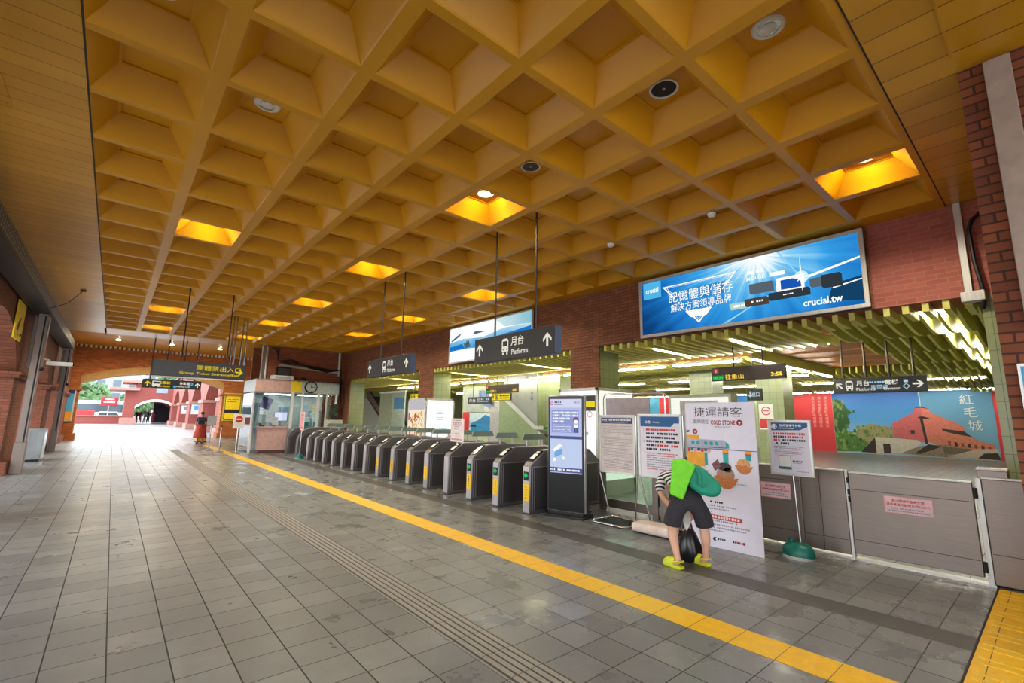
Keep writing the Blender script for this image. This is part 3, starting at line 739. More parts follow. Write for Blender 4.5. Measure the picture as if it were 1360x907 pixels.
sc.use(E('screen red', 'd0557a', .9)); sc.ring(-.25, 1.77, .018, .03, -.008)
sc.use(E('screen blue', '7fb2e6', .9)); sc.poly([(-.2, .9), (-.06, .96), (-.06, 1.05), (-.2, 1.0)], -.008); sc.use(W); sc.poly([(-.23, 1.03), (-.1, 1.13), (-.06, 1.09), (-.2, .99)], -.0085); sc.disc(-.2, .87, .03, -.008); sc.disc(-.04, .9, .025, -.008)
sc.build('screen', fg)

# ------------------------------------------------------------------ steel fence and glass fence
t = thing('glass_fence', 'low glass and steel barrier between the screen totem and the white banner', 'barrier', (6.62, 0, 0))
for y in (5.3, 4.25, 3.42, 2.9): MB(M_steel).box(-.04, .04, y - .05, y + .05, 0, 1.0).build('post', t, bevel=.006)
for a, b in ((5.25, 4.3), (4.2, 3.47), (3.37, 2.95)):
    MB(M_steel).box(-.03, .03, b, a, .06, .2).build('bottom_rail', t, bevel=.004); MB(M_steel).box(-.03, .03, b, a, .94, .99).build('top_rail', t, bevel=.004)
    MB(glass('fence glass', (.78, .92, .86))).box(-.005, .005, b, a, .2, .94).build('glass_pane', t)
MB(M_steel).box(-.05, .3, 4.0, 4.16, 0, 1.02).build('post_box', t, bevel=.006)
def sticker(m, cx, cz, w, h):
    m.use(M_pinkp); m.rect(cx - w / 2, cx + w / 2, cz - h / 2, cz + h / 2, -.006); m.use(P('sticker pale', 'e8c8cf', .5)); m.rect(cx - w * .48, cx + w * .48, cz - h * .46, cz + h * .46, -.0065)
    m.use(M_red); m.text('禁止觸摸緊急時使用', cx, cz + h * .25, h * .17, -.007, w * .66, .02); m.text('違者最高可罰款台幣7,500元', cx, cz + h * .02, h * .17, -.007, w * .9, .02)
    m.use(M_grayp); m.lines(cx - w * .35, cx + w * .3, cz - h * .2, h * .08, -.007, seed=1); m.lines(cx - w * .44, cx + w * .42, cz - h * .34, h * .08, -.007, seed=2)
def steel_panel(y0, y1, label, grooves, st=None, z0=.04, z1=.965, caps=True):
    w = y1 - y0; t = thing('steel_fence_panel', label, 'fence panel', (6.6, (y0 + y1) / 2, 0), FW)
    sh = MB(M_steel).box(-w / 2, w / 2, 0, .05, z0, z1).build('sheet', t, bevel=.006)
    m = MB(P('steel seam', '3c3633', .6, .5))
    for g in grooves:
        if g[0] == 'h': m.rect(-w / 2 + .01, w / 2 - .01, g[1] - .003, g[1] + .003, -.001)
        else: m.rect(g[1] - .003, g[1] + .003, z0, z1, -.001)
    m.build('seams', sh)
    if caps: MB(M_steelw).box(-w / 2, w / 2, -.004, .056, z1, z1 + .018).build('top_cap', t, bevel=.003)
    if st: m = MB(M_white); sticker(m, *st); m.build('warning_sticker', sh)
    return t
steel_panel(2.2, 2.82, 'steel fence panel with a small pink sticker half behind the white banner', [('h', .8), ('h', .2)], (.02, .66, .36, .19))
steel_panel(1.73, 2.19, 'narrow steel fence panel behind the green based notice stand', [('v', -.03), ('h', .2)])
t = steel_panel(.655, 1.69, 'steel gate leaf with a pink sticker, grooves and black hinges', [('h', .77), ('h', .22)], (0, .655, .41, .18), z0=.07, z1=.95)
m = MB(M_blackm)
for z in (.86, .17): MB(M_blackm).tube([(.535, -.01, z - .05), (.535, -.01, z + .05)], .018, 10).build('hinge', t)
for z in (.87, .74, .66): MB(M_blackm).box(-.535, -.515, -.012, 0, z - .03, z + .03).build('latch', t)
t = thing('gate_post', 'pale post on the hinge side of the steel gate leaf with a white-topped box', 'post', (6.6, .60, 0), FW)
MB(M_steelw).box(-.03, .012, -.005, .06, 0, 1.0).build('post', t, bevel=.004)
MB(M_steel).box(-.015, .2, .08, .3, 0, 1.08).build('cabinet', t, bevel=.006); MB(M_white).box(-.02, .205, .07, .31, 1.08, 1.1).build('top', t, bevel=.004); MB(P('pale blue pad', '7aa9d2', .4)).box(.0, .08, .1, .2, 1.1, 1.106).build('pad', t)
t = thing('gate_post', 'pale slim post on the latch side of the steel gate leaf', 'post', (6.6, 1.71, 0), FW)
MB(M_steelw).box(-.014, .014, -.005, .05, 0, .98).build('post', t, bevel=.003); MB(M_steelw).lathe([(.03, 0), (.03, .01), (.02, .02)], (0, -.03, 0), 14).build('foot', t)
m = MB(M_steelw); m.box(6.58, 6.7, .58, 2.8, 0, .02); struct(m.build('trim_8'), 'pale floor sill under the steel fence')
steel_panel(.232, .585, 'wide plain steel fence panel against the brick pier', [('h', .3)], None, .02, 1.0)

# ------------------------------------------------------------------ white banner
t = thing('promotion_banner', 'tall white dessert promotion board standing behind the bending person', 'banner', (5.8, 2.8, 0), FW)
fb = MB(P('foam board', 'e2dff0', .5, var=.03)).box(-.44, .44, 0, .015, .0, 1.755).build('board', t)
MB(M_grey).prism([(.02, .1), (.32, .0), (.02, 1.1)], -.02, .02, 'yz').build('rear_strut', t)
m = MB(M_ink); H = 1.755
def bx(px): return -.44 + .88 * (px - 62) / (420 - 62)
def bz(py, px=240):
    top = 60 + (px - 62) * -.005; bot = 815 + (px - 62) * .13
    return H * (bot - py) / (bot - top)
m.text('捷運請客', bx(235), 1.635, .118, -.002, .62, -.004)
m.text('歡樂就在', bx(147), 1.515, .055, -.002, .2, -.005)
m.use(P('stone red', '9b1f2b', .5)); m.text('COLD STONE', bx(262), 1.505, .056, -.002, .31, .03); m.disc(bx(346), 1.505, .038, -.002); m.disc(bx(112), 1.385, .034, -.002)
m.use(M_paper); m.poly([(bx(346) - .018, 1.515), (bx(346) + .018, 1.515), (bx(346), 1.48)], -.003); m.poly([(bx(112) - .014, 1.395), (bx(112) + .014, 1.395), (bx(112), 1.365)], -.003)
m.use(M_grayp); m.text('國際冰淇淋店', bx(260), 1.448, .024, -.002, .2)
m.use(M_navy); m.poly([(bx(66), 1.40), (bx(84), 1.40), (bx(78), 1.375), (bx(62), 1.37)], -.002)
M_tr = P('train grey', 'a9adc4', .5); Z0 = 1.18
m.use(M_orange); m.rect(-.44, bx(136), 1.29, 1.34, -.002)
m.use(M_tr); m.poly([(-.44, 1.29), (bx(262), 1.29), (bx(288), 1.25), (bx(290), Z0), (-.44, Z0)], -.003); m.use(M_navy); m.rect(bx(150), bx(280), Z0 + .012, Z0 + .02, -.004); m.rect(-.44, .44, Z0 - .008, Z0, -.003)
m.use(P('train teal', '1f9c9c', .5))
for q in (98, 125, 168, 197, 226): m.disc(bx(q), 1.245, .024, -.004)
m.poly([(bx(272), 1.27), (bx(286), 1.245), (bx(288), 1.2), (bx(272), 1.2)], -.004)
for q in (268, 378): m.rect(bx(q - 13), bx(q + 13), .98 if q < 300 else 1.06, 1.15, -.003)
m.rect(bx(158), bx(174), .97, 1.13, -.003)
m.use(M_orange); m.rect(-.44, bx(157), .95, 1.13, -.003); m.rect(bx(253), bx(283), 1.14, 1.172, -.004); m.rect(bx(362), bx(394), 1.14, 1.172, -.004); m.rect(bx(150), bx(180), 1.14, 1.172, -.004)
m.use(M_red); m.rect(bx(253), bx(283), 1.125, 1.14, -.004); m.rect(bx(362), bx(394), 1.125, 1.14, -.004)
for k in range(7): m.use([M_red, M_teal, M_pinkp, M_navy][k % 4]); m.disc(-.41 + k * .045, 1.15 + .012 * (k % 2), .022, -.005, 10)
M_cone = P('waffle', 'c57a45', .6, var=.25, scale=60); M_choc = P('chocolate', '3a231d', .5, var=.3, scale=80); M_ice = P('ice cream', 'b08a72', .6, var=.35, scale=70)
def cup(x, z, r, ic):
    m.use(M_cone); m.poly([(x - r, z + .1 * r), (x - .6 * r, z - .55 * r), (x - .2 * r, z - .8 * r), (x + .3 * r, z - .8 * r), (x + .7 * r, z - .5 * r), (x + 1.05 * r, z + .12 * r), (x + .6 * r, z), (x + .3 * r, z + .2 * r), (x - .2 * r, z + .1 * r), (x - .6 * r, z + .25 * r)], -.005)
    m.use(ic); m.disc(x, z + .3 * r, .75 * r, -.0045, 16, .6 * r)
cup(bx(262), .83, .15, M_ice); cup(bx(353), .985, .105, P('caramel', 'd8a066', .6, var=.25, scale=60))
m.use(M_choc); m.disc(bx(258), .97, .09, -.0055, 14, .05); m.disc(bx(275), .935, .05, -.0055, 10, .03); m.use(P('wrapper', '7b4a55', .5, var=.4, scale=60)); m.poly([(bx(195), .99), (bx(228), 1.06), (bx(240), .97), (bx(210), .91)], -.006)
m.use(M_grayp); m.lines(bx(318), bx(368), .775, .014, -.002, seed=3); m.lines(bx(120), bx(175), .9, .018, -.002, seed=4); m.lines(bx(130), bx(172), .84, .014, -.002, seed=5)
m.use(M_ink); m.lines(bx(175), bx(240), .535, .024, -.002, .028, seed=6); m.text('5', bx(180), .405, .03, -.002); m.use(M_grayp)
for k, (a, b, z) in enumerate(((165, 308, .49), (165, 268, .455), (150, 362, .27), (150, 350, .235), (150, 235, .2))): m.lines(bx(a), bx(b), z, .017, -.002, .022, seed=k + 10)
m.lines(bx(150), bx(305), .315, .02, -.002, .026, seed=17)
m.use(M_red); m.rect(bx(150), bx(330), .335, .385, -.002); m.use(M_white); m.lines(bx(155), bx(326), .36, .03, -.003, .034, seed=18)
m.use(M_ink); m.poly([(bx(178), .1), (bx(190), .125), (bx(202), .115), (bx(190), .1), (bx(198), .085), (bx(185), .075)], -.002); m.lines(bx(205), bx(248), .105, .024, -.002, .026, seed=19)
m.use(P('stone red', '9b1f2b', .5)); m.lines(bx(278), bx(325), .105, .026, -.002, .026, seed=20); m.disc(bx(332), .105, .016, -.002)
m.build('print', fb)
# ------------------------------------------------------------------ hanging signs
def train_icon(m, x, z, h, y, fg, bg):
    w = h * .62
    m.use(fg); m.poly([(x - w / 2, z - .32 * h), (x + w / 2, z - .32 * h), (x + w / 2, z + .36 * h), (x + w * .32, z + .5 * h), (x - w * .32, z + .5 * h), (x - w / 2, z + .36 * h)], y)
    m.use(bg); m.rect(x - w * .36, x + w * .36, z + .02 * h, z + .34 * h, y - .001); m.disc(x - w * .28, z - .18 * h, .05 * h, y - .001, 10); m.disc(x + w * .28, z - .18 * h, .05 * h, y - .001, 10)
    m.use(fg); m.rect(x - w * .42, x - w * .2, z - .5 * h, z - .36 * h, y); m.rect(x + w * .2, x + w * .42, z - .5 * h, z - .36 * h, y)
def hang_sign(name, label, cat, x, y, z0, z1, w, rz, art, rods, ztop, depth=.12, group=None, body=None, rod_r=.014, end=None):
    t = thing(name, label, cat, (x, y, z0), rz, group); h = w / 2; H = z1 - z0
    bd = MB(body or M_signf).box(-h, h, 0, depth, 0, H).build('body', t, bevel=.006)
    if end:
        for s in (-1, 1): MB(end).box(s * h - .004 if s < 0 else h - .004, s * h + .004 if s < 0 else h + .004, .006, depth - .006, .006, H - .006).build('end_cap', bd)
    m = MB(M_ivory); art(m, h, H); m.build('lettering', bd)
    for r in rods:
        MB(M_rod).tube([(r, depth / 2, H), (r, depth / 2, ztop - z0)], rod_r, 8).build('hanger_rod', t)
    return t
def art_plat(m, h, H):
    m.use(E_letter); m.arrow(-h + .13, H * .52, H * .5, 0, -.002); m.arrow(h - .13, H * .52, H * .5, 0, -.002)
    train_icon(m, -.12, H * .5, H * .62, -.002, E_letter, M_signf)
    m.use(E_letter); m.text('月台', .14, H * .67, H * .36, -.002, None, .015); m.text('Platforms', .19, H * .26, H * .2, -.002, .34, .015)
hang_sign('platform_sign', 'large dark hanging platforms sign with two up arrows before the white mountain lightbox', 'sign', 4.12, 4.88, 2.33, 2.7, 1.71, FW, art_plat, (-.44, .44), CZ + .2, .13, 'hanging platform signs', end=M_signb)
hang_sign('platform_sign', 'smaller looking dark hanging platforms sign farther off, before the kiosk and brick wall', 'sign', 4.1, 8.72, 2.33, 2.69, 1.9, FW, art_plat, (-.46, .46), CZ + .2, .13, 'hanging platform signs', end=M_signb)
def art_group(m, h, H):
    m.use(P('sign blank half', '303032', .35)); m.rect(-h + .02, -.02, .02, H - .02, -.001)
    m.use(E_letty); m.text('團體票出入口', .36, H * .64, H * .34, -.002, .9, 0); m.text('Group Ticket Entrance/Exit', .19, H * .26, H * .2, -.002, 1.2, .008); m.arrow(h - .12, H * .5, H * .42, PI / 2, -.002)
t = hang_sign('exit_sign', 'long dark group ticket entrance sign with yellow lettering, hanging on two black rods', 'sign', 1.46, 12.95, 2.33, 2.69, 1.82, 0, art_group, (-.4, .5), CZ + .2, .1, end=M_signf)
MB(M_white).box(-.9, .9, -.01, .1, -.03, -.002).build('bottom_edge', t)
def art_bus(m, h, H):
    m.use(E_letty); m.arrow(-h + .16, H * .5, H * .6, 0, -.002); m.text('公車站', -.25, H * .64, H * .36, -.002, .36, .02); m.text('Bus Station', -.25, H * .25, H * .22, -.002, .36, .015)
    m.use(E_letter); m.rect(-h + .3, -h + .55, H * .25, H * .8, -.002); m.use(M_signf); m.rect(-h + .33, -h + .52, H * .5, H * .72, -.003); m.use(E_letter); m.rect(-h + .33, -h + .38, H * .15, H * .25, -.002); m.rect(-h + .47, -h + .52, H * .15, H * .25, -.002)
    m.text('停車場', .38, H * .64, H * .34, -.002, .32, .02); m.text('Parking Lot', .34, H * .25, H * .2, -.002, .4, .015); m.arrow(h - .12, H * .5, H * .55, 0, -.002)
    m.use(E('sign cyan', '4ab4e8', .8)); m.text('P', h - .33, H * .5, H * .62, -.002, None, .03); m.disc(.08, H * .24, .05, -.002)
hang_sign('exit_sign', 'small dark bus station and parking sign under the group ticket sign', 'sign', 1.62, 22, 2.42, 2.76, 1.84, 0, art_bus, (-.7, -.25, .3, .7), 5.1, .1, rod_r=.02, end=M_signf)
t = thing('ceiling_pipe_cluster', 'bundle of thin steel pipes dropping from the ceiling above the exit sign', 'pipe', (2.55, 15.5, 0))
for dx, dy in ((-.1, .2), (-.02, .15), (.1, -.1), (.2, -.15)): MB(M_chrome).tube([(dx, dy, 2.62), (dx, dy, CZ + .2)], .022, 8).build('pipe', t)
MB(M_dark).box(-.18, .28, -.25, .3, 2.5, 2.63).build('end_plate', t, bevel=.01)
MB(M_rod).box(-1.5, 4.3, 21.8, 21.84, CZ - .05, CZ - .02)
# LED and small concourse signs
def led_art(ln):
    def a(m, h, H):
        m.use(M_red); m.disc(-h + .1, H * .72, H * .2, -.002); m.use(M_white); m.text('R', -h + .1, H * .72, H * .18, -.003, None, .02)
        g = E('led green', '35e05a', 1.2); am = E('led amber', 'ffd24a', 1.4)
        m.use(E('led green field', '1f8f3c', .8)); m.rect(-h + .02, -h + .25, H * .08, H * .4, -.002); m.use(g); m.text('08:20', -h + .135, H * .24, H * .2, -.003, .2, .02)
        m.use(am); m.text('往象山', -h + .46, H * .27, H * .36, -.003, .36, .0); m.text('3:55', h - .14, H * .3, H * .26, -.002, .2, .03)
    return a
hang_sign('train_display', 'dark train time display with amber characters, hanging behind the white banner', 'display', 9.3, 3.89, 2.33, 2.6, 1.38, FW, led_art(1), (-.25, .3), 3.5, .1, body=P('led brown', '41352f', .4))
hang_sign('train_display', 'dark train time display with amber characters, hanging before the mountain picture wall', 'display', 10.5, 12.95, 2.4, 2.7, 1.78, FW, led_art(2), (-.25, .3), 3.3, .1, body=P('led brown', '41352f', .4))
def art_yel(m, h, H):
    m.use(E('yellow panel', 'f4dc28', .9)); m.rect(-h + .02, h - .02, .02, H - .02, -.002); m.use(M_ink); m.disc(-h + .3, H / 2, .09, -.003); m.use(M_white); m.ring(-h + .3, H / 2, .03, .06, -.004); m.use(M_ink); m.lines(-h + .48, h - .06, H * .66, .06, -.003, .08, seed=2); m.lines(-h + .48, h - .1, H * .34, .04, -.003, .05, seed=4); m.arrow(-h + .1, H / 2, .14, 0, -.003)
hang_sign('exit_sign', 'small yellow exit sign right under the train display at the mountain picture wall', 'sign', 10.52, 12.97, 2.13, 2.39, 1.06, FW, art_yel, (), 2.4, .08)
def art_yel2(m, h, H):
    m.use(E('yellow panel', 'f4dc28', .9)); m.rect(-h + .02, h - .02, .02, H - .02, -.002); m.use(M_ink); m.lines(-h + .06, h - .3, H * .5, .1, -.003, .13, seed=3); m.arrow(h - .14, H / 2, .15, 0, -.003)
hang_sign('exit_sign', 'small yellow hanging sign over the food lightbox', 'sign', 9.0, 16.45, 2.18, 2.41, .78, FW, art_yel2, (-.2, .2), 3.3, .08)
def art_h(m, h, H):
    m.use(E_letter); m.text('月台', -h + .35, H * .5, H * .5, -.002, .5, .02); m.use(E('sign pale', 'cfe4ea', .8)); m.lines(-.1, h - .12, H * .64, .08, -.002, .12, seed=1); m.lines(-.1, h - .2, H * .34, .05, -.002, .07, seed=2)
hang_sign('platform_sign', 'small grey hanging platform sign in front of the upper picture panel', 'sign', 12, 16.28, 2.1, 2.4, 1.7, FW, art_h, (-.5, .5), 3.3, .08)
def art_exit(m, h, H):
    m.use(E('sign pale', 'cfe4ea', .8)); m.arrow(-h + .08, H * .5, .14, PI, -.002); m.text('出口', .04, H * .5, H * .4, -.002, .16, .02)
hang_sign('exit_sign', 'tiny dark exit sign hanging below the nearer train display', 'sign', 11, 4.46, 2.0, 2.27, .32, FW, art_exit, (0,), 3.3, .1)
def art_elev(m, h, H):
    m.use(E_letter); m.arrow(-h + .1, H * .5, H * .5, -PI / 4, -.002); train_icon(m, -h + .27, H * .5, H * .66, -.002, E_letter, M_dark)
    m.use(E_letter); m.text('月台', -h + .49, H * .64, H * .36, -.002, None, .015); m.text('Platforms', -h + .53, H * .24, H * .2, -.002, .3, .015)
    m.text('電梯', h - .5, H * .66, H * .34, -.002, None, .02); m.text('Elevator', h - .5, H * .25, H * .18, -.002, .24, .015); m.arrow(h - .12, H * .5, H * .55, PI / 2, -.002)
    m.use(E('sign cyan pale', 'b8dff0', .8)); m.lines(-.12, .16, H * .68, .03, -.002, .04, seed=2); m.text('詢問處', .03, H * .36, H * .3, -.002, .26, .01); m.ring(h - .29, H * .36, .04, .055, -.002, 4); m.rect(h - .32, h - .26, H * .6, H * .78, -.002)
hang_sign('platform_sign', 'long dark platforms and elevator sign hanging on four rods before the red castle mural', 'sign', 11, 2.2, 2.11, 2.4, 1.43, FW, art_elev, (-.54, -.17, .19, .55), 3.3, .1, body=M_dark, rod_r=.02)

# ------------------------------------------------------------------ lightboxes on the brick wall
def lightbox(name, label, x, y, z0, z1, w, art, depth=.15, fr=.055, frame=None):
    t = thing(name, label, 'billboard', (x, y, z0), FW); h = w / 2; H = z1 - z0
    MB(M_dark).box(-h + .01, h - .01, .02, depth, .01, H - .01).build('case', t)
    m = MB(frame or M_steelw); m.box(-h, h, 0, .04, 0, fr); m.box(-h, h, 0, .04, H - fr, H); m.box(-h, -h + fr, 0, .04, fr, H - fr); m.box(h - fr, h, 0, .04, fr, H - fr); m.build('frame', t, bevel=.005)
    m = MB(E_white); art(m, h - fr, fr, H - fr); m.build('backlit_picture', t)
def flare_mat(name, cy, cz):
    """printed sky-blue light burst of the billboard picture"""
    t = NT(name); x, y, z = t.sep(t.pos()); dy = t.math('SUBTRACT', y, cy); dz = t.math('MULTIPLY', t.math('SUBTRACT', z, cz), 1.25)
    d = t.math('SQRT', t.math('ADD', t.math('MULTIPLY', dy, dy), t.math('MULTIPLY', dz, dz)))
    ang = t.math('ARCTAN2', dz, dy); n = t.noise(t.comb(t.math('MULTIPLY', ang, 3.2), 0, 0), 2.5, 4); n2 = t.noise(t.pos(), 1.5, 4)
    f = t.math('ADD', d, t.math('ADD', t.math('MULTIPLY', t.math('SUBTRACT', n, .5), -1.3), t.math('MULTIPLY', t.math('SUBTRACT', n2, .5), .8)))
    col = t.ramp(t.math('DIVIDE', f, 2.4), [(0, rgb('ffffff')), (.13, rgb('d8f2fd')), (.24, rgb('7fcaf4')), (.42, rgb('369fe4')), (.7, rgb('1d74c4')), (1, rgb('0c3f78'))])
    e = t.n('ShaderNodeEmission'); t.l(col, e.inputs[0]); e.inputs[1].default_value = EK; t.l(e.outputs[0], t.out.inputs[0]); return t.m
def art_bb(m, h, a, b):
    W = 2 * h; H = b - a
    U = lambda u: -h + u * W
    V = lambda v: b - v * H
    y = .0105; wh = E('bb white', 'ffffff', 1.1)
    m.use(flare_mat('billboard light burst', 3.35 - (U(.61)), 4.24 - .02)); m.rect(-h, h, a, b, .012)
    m.use(wh); m.poly([(U(.79), V(.48)), (U(1), V(.33)), (U(1), V(.355)), (U(.79), V(.52))], y - .002); m.poly([(U(.9), V(.7)), (U(1), V(.64)), (U(1), V(.655)), (U(.9), V(.72))], y - .002)
    m.use(E('bb streak', '8ed2f6', 1.0)); m.poly([(U(.66), V(.66)), (U(.46), V(1)), (U(.44), V(1)), (U(.65), V(.66))], y - .001); m.poly([(U(.7), V(0)), (U(.71), V(0)), (U(.79), V(.45)), (U(.785), V(.46))], y - .001)
    st = [(U(.79) + r_ * math.cos(PI * k / 8), V(.47) + r_ * math.sin(PI * k / 8)) for k, r_ in enumerate([.13, .035, .09, .035, .34, .035, .09, .035, .13, .035, .09, .035, .22, .035, .09, .035])]
    m.use(wh); m.poly(st, y - .0045); m.use(E('bb halo', 'c8ecfc', 1.0)); m.disc(U(.79), V(.47), .1, y - .0027)
    m.use(E('bb dark', '16466c', .85)); m.poly([(U(.9), V(.66)), (U(1), V(.6)), (U(1), V(.95)), (U(.88), V(.88))], y - .0002)
    m.use(E('bb cyan', '4fb4e4', 1.0)); m.rect(U(.012), U(.12), V(.33), V(0.01), y - .002); m.use(wh); m.text('crucial', U(.066), V(.17), .1, y - .003, .27, .015)
    T = [Vector((U(.13), V(.16))), Vector((U(.52), V(.16))), Vector((U(.325), V(.92)))]; c = (T[0] + T[1] + T[2]) / 3
    def tri(s0, s1, mat, d):
        m.use(mat)
        for k in range(3): A, B = T[k], T[(k + 1) % 3]; m.poly([tuple(c + (A - c) * s0), tuple(c + (B - c) * s0), tuple(c + (B - c) * s1), tuple(c + (A - c) * s1)], y - d)
    tri(1.0, .93, wh, .002); tri(.88, .86, wh, .002)
    m.use(wh); m.poly([(U(.255), V(.68)), (U(.395), V(.68)), (U(.365), V(.8)), (U(.285), V(.8))], y - .0025)
    fb = E('bb text back', '2a86cf', 1.0)
    m.use(fb); m.rect(U(.2), U(.465), V(.49), V(.28), y - .003); m.rect(U(.205), U(.46), V(.655), V(.51), y - .003)
    m.use(wh); m.text('記憶體與儲存', U(.333), V(.385), .2, y - .005, 1.2, .0); m.text('解決方案領導品牌', U(.333), V(.583), .15, y - .005, 1.12, .0)
    m.lines(U(.57), U(.64), V(.24), .055, y - .004, .07, seed=2); m.text('MOUSE', U(.605), V(.34), .055, y - .004, .28, .01); m.rect(U(.665), U(.73), V(.37), V(.31), y - .004)
    m.text('crucial.tw', U(.86), V(.87), .11, y - .004, .5, .02)
    g1, g2, g3 = E('bb grey', '5d6b75', .85), E('bb darkgrey', '333d44', .85), E('bb brown', '54473d', .85)
    def card(c, u0, u1, v0, v1, d=.003):
        m.use(c); z0, z1, x0, x1 = V(v1), V(v0), U(u0), U(u1); q = .03; m.poly([(x0 + q, z0), (x1, z0), (x1, z1 - q), (x1 - q, z1), (x0, z1), (x0, z0 + q)], y - d)
    card(g1, .575, .68, .43, .6); card(g3, .55, .655, .66, .79, .0032); card(g2, .655, .82, .63, .755, .0036); card(g1, .82, .87, .52, .66, .0033); card(g2, .862, .935, .5, .7, .0034); card(E('bb pale2', 'bcd9d2', .9), .48, .565, .69, .8)
    m.use(wh); m.rect(U(.69), U(.8), V(.65), V(.42), y - .0028); m.use(E('bb screen', '1b5bbd', .9)); m.rect(U(.708), U(.79), V(.61), V(.46), y - .0031)
    m.use(wh); m.lines(U(.5), U(.55), V(.745), .04, y - .004, .04, seed=5); m.lines(U(.58), U(.63), V(.72), .03, y - .004, .04, seed=6); m.lines(U(.715), U(.76), V(.69), .02, y - .004, .03, seed=7)
lightbox('billboard', 'long blue backlit billboard with a white triangle on the brick wall at the ceiling', 7.7, 3.35, 3.1, 4.24, 3.66, art_bb)
def art_b2(m, h, a, b):
    W = 2 * h; H = b - a
    U = lambda u: -h + u * W
    V = lambda v: b - v * H
    m.use(E('b2 white', 'f6fafb', 1.1)); m.rect(-h, h, a, b, .012); y = .0105
    m.use(grad('b2 sea', [(0, '2f8fd6'), (.5, '6fb7e2'), (1, 'd8ecf6')], 'z', 3.4, 4.05, emit=1.0, noise=.5, nscale=2.2)); m.poly([(U(0), V(.42)), (U(.2), V(.36)), (U(.45), V(.42)), (U(.7), V(.28)), (U(1), V(.3)), (U(1), V(.74)), (U(0), V(.64))], y)
    m.use(grad('b2 sky', [(0, 'cfe9ee'), (1, '84bfd2')], 'y', 9.6, 8.3, emit=.95, noise=.4, nscale=2)); m.poly([(U(.6), V(.0)), (U(1), V(0)), (U(1), V(.3)), (U(.72), V(.26))], y - .0005)
    m.use(E('b2 hill', '51788a', .8)); m.poly([(U(.02), V(.36)), (U(.1), V(.24)), (U(.17), V(.18)), (U(.14), V(.27)), (U(.03), V(.4))], y - .001); m.poly([(U(.32), V(.28)), (U(.36), V(.2)), (U(.42), V(.24)), (U(.48), V(.27)), (U(.34), V(.3))], y - .001)
    m.poly([(U(.2), V(.5)), (U(.27), V(.46)), (U(.3), V(.62)), (U(.22), V(.66))], y - .001)
    m.use(E('b2 deep', '1d78c8', .95)); m.poly([(U(0), V(.55)), (U(.18), V(.5)), (U(.22), V(.66)), (U(0), V(.68))], y - .0008); m.poly([(U(.6), V(.48)), (U(1), V(.36)), (U(1), V(.5)), (U(.62), V(.6))], y - .0008)
    m.use(E('b2 white', 'f6fafb', 1.1)); m.lines(U(.66), U(.86), V(.55), .11, y - .002, .16, .1, seed=1)
    m.use(E('b2 ink', '50504a', .6)); m.rect(U(.24), U(.25), V(.55), V(.42), y - .002); m.rect(U(.27), U(.277), V(.55), V(.42), y - .002)
lightbox('billboard', 'white and blue backlit mountain lake lightbox on the brick wall behind the large platforms sign', 7.72, 10.22, 3.13, 4.25, 3.8, art_b2, .12, .04)

# grey conduit and cable at the brick corner
t = thing('conduit', 'grey square conduit with a box foot on the brick beside the pier', 'conduit', (7.83, .56, 0), FW)
MB(M_steelw).box(-.035, .035, -.03, .02, 3.1, CZ).build('trunk', t, bevel=.004); MB(M_steelw).box(-.07, .14, -.12, .02, 3.0, 3.12).build('box_end', t, bevel=.006)
MB(P('black cable', '18181c', .5)).tube([(.2, -.03, 4.1), (.12, -.05, 4.02), (.08, -.06, 3.9), (.09, -.06, 3.5), (.12, -.06, 3.2), (.12, -.04, 2.98), (.1, .02, 2.92)], .022, 8).build('cable', t, smooth=True)
t = thing('conduit', 'wide beige conduit cover on the end face of the dark brick pier', 'conduit', (4.78, -.0, 0), FW)
MB(P('beige cover', 'a8968a', .5)).box(-.085, .06, -.05, .0, 2.2, 4.25).build('cover', t, bevel=.005)
t = thing('wall_poster', 'blue poster with a red logo on the end face of the dark brick pier', 'poster', (4.775, .06, 0), FW)
MB(M_steelw).box(-.1, .6, 0, .012, .9, 1.95).build('frame', t); m = MB(M_cyan); m.rect(-.085, .58, .92, 1.93, -.002); m.use(M_red); m.ring(.08, 1.78, .07, .09, -.003); m.use(M_navy); m.rect(0, .4, 1.58, 1.63, -.003); m.build('print', t)

# ------------------------------------------------------------------ things along the left arcade
def guide_post(y, label):
    t = thing('shutter_post', label, 'post', (-1.62, y, 0))
    MB(M_steel).box(-.09, .09, -.11, .11, 0, CZ - .345).build('column', t, bevel=.008)
    MB(M_blackm).box(.03, .06, -.115, -.105, .02, 3.9).build('slot', t)
    MB(P('post cover', '8d8580', .4, .4)).box(-.16, .12, -.05, .17, 2.55, 3.9).build('upper_cover', t, bevel=.01)
    MB(M_steel).box(-.11, .11, -.13, .13, 0, .75).build('lower_cover', t, bevel=.01)
    MB(M_blackm).lathe([(.0, 2.5), (.05, 2.5), (.05, 2.58), (0, 2.6)], (.12, 0, 0), 12).build('knob', t)
guide_post(16.6, 'tall steel roller shutter post by the left arcade, nearer of the two')
guide_post(25.2, 'tall steel roller shutter post by the left arcade, close to the far arch wall')
t = thing('shutter_box', 'long black perforated shutter housing under the ceiling along the left arcade', 'shutter', (-1.62, 0, 0))
m = MB(perf_mat()); m.box(-.2, .14, -4, 25.4, CZ - .3, CZ - .006); m.build('perforated_cover', t)
m = MB(M_dark); m.box(-.21, .15, -4, 25.4, CZ - .34, CZ - .3); m.build('bottom_rail', t)
t = thing('security_camera', 'white security camera on an arm at the nearer left shutter post', 'camera', (-1.4, 16.76, 2.72))
MB(M_white).box(-.05, .45, -.05, .05, -.05, .05).build('housing', t, bevel=.015); MB(M_white).tube([(-.14, -.06, .12), (.0, 0, .08), (.05, 0, .0)], .02).build('arm', t); MB(M_black).tube([(.45, 0, 0), (.475, 0, 0)], .035, 12).build('lens', t)
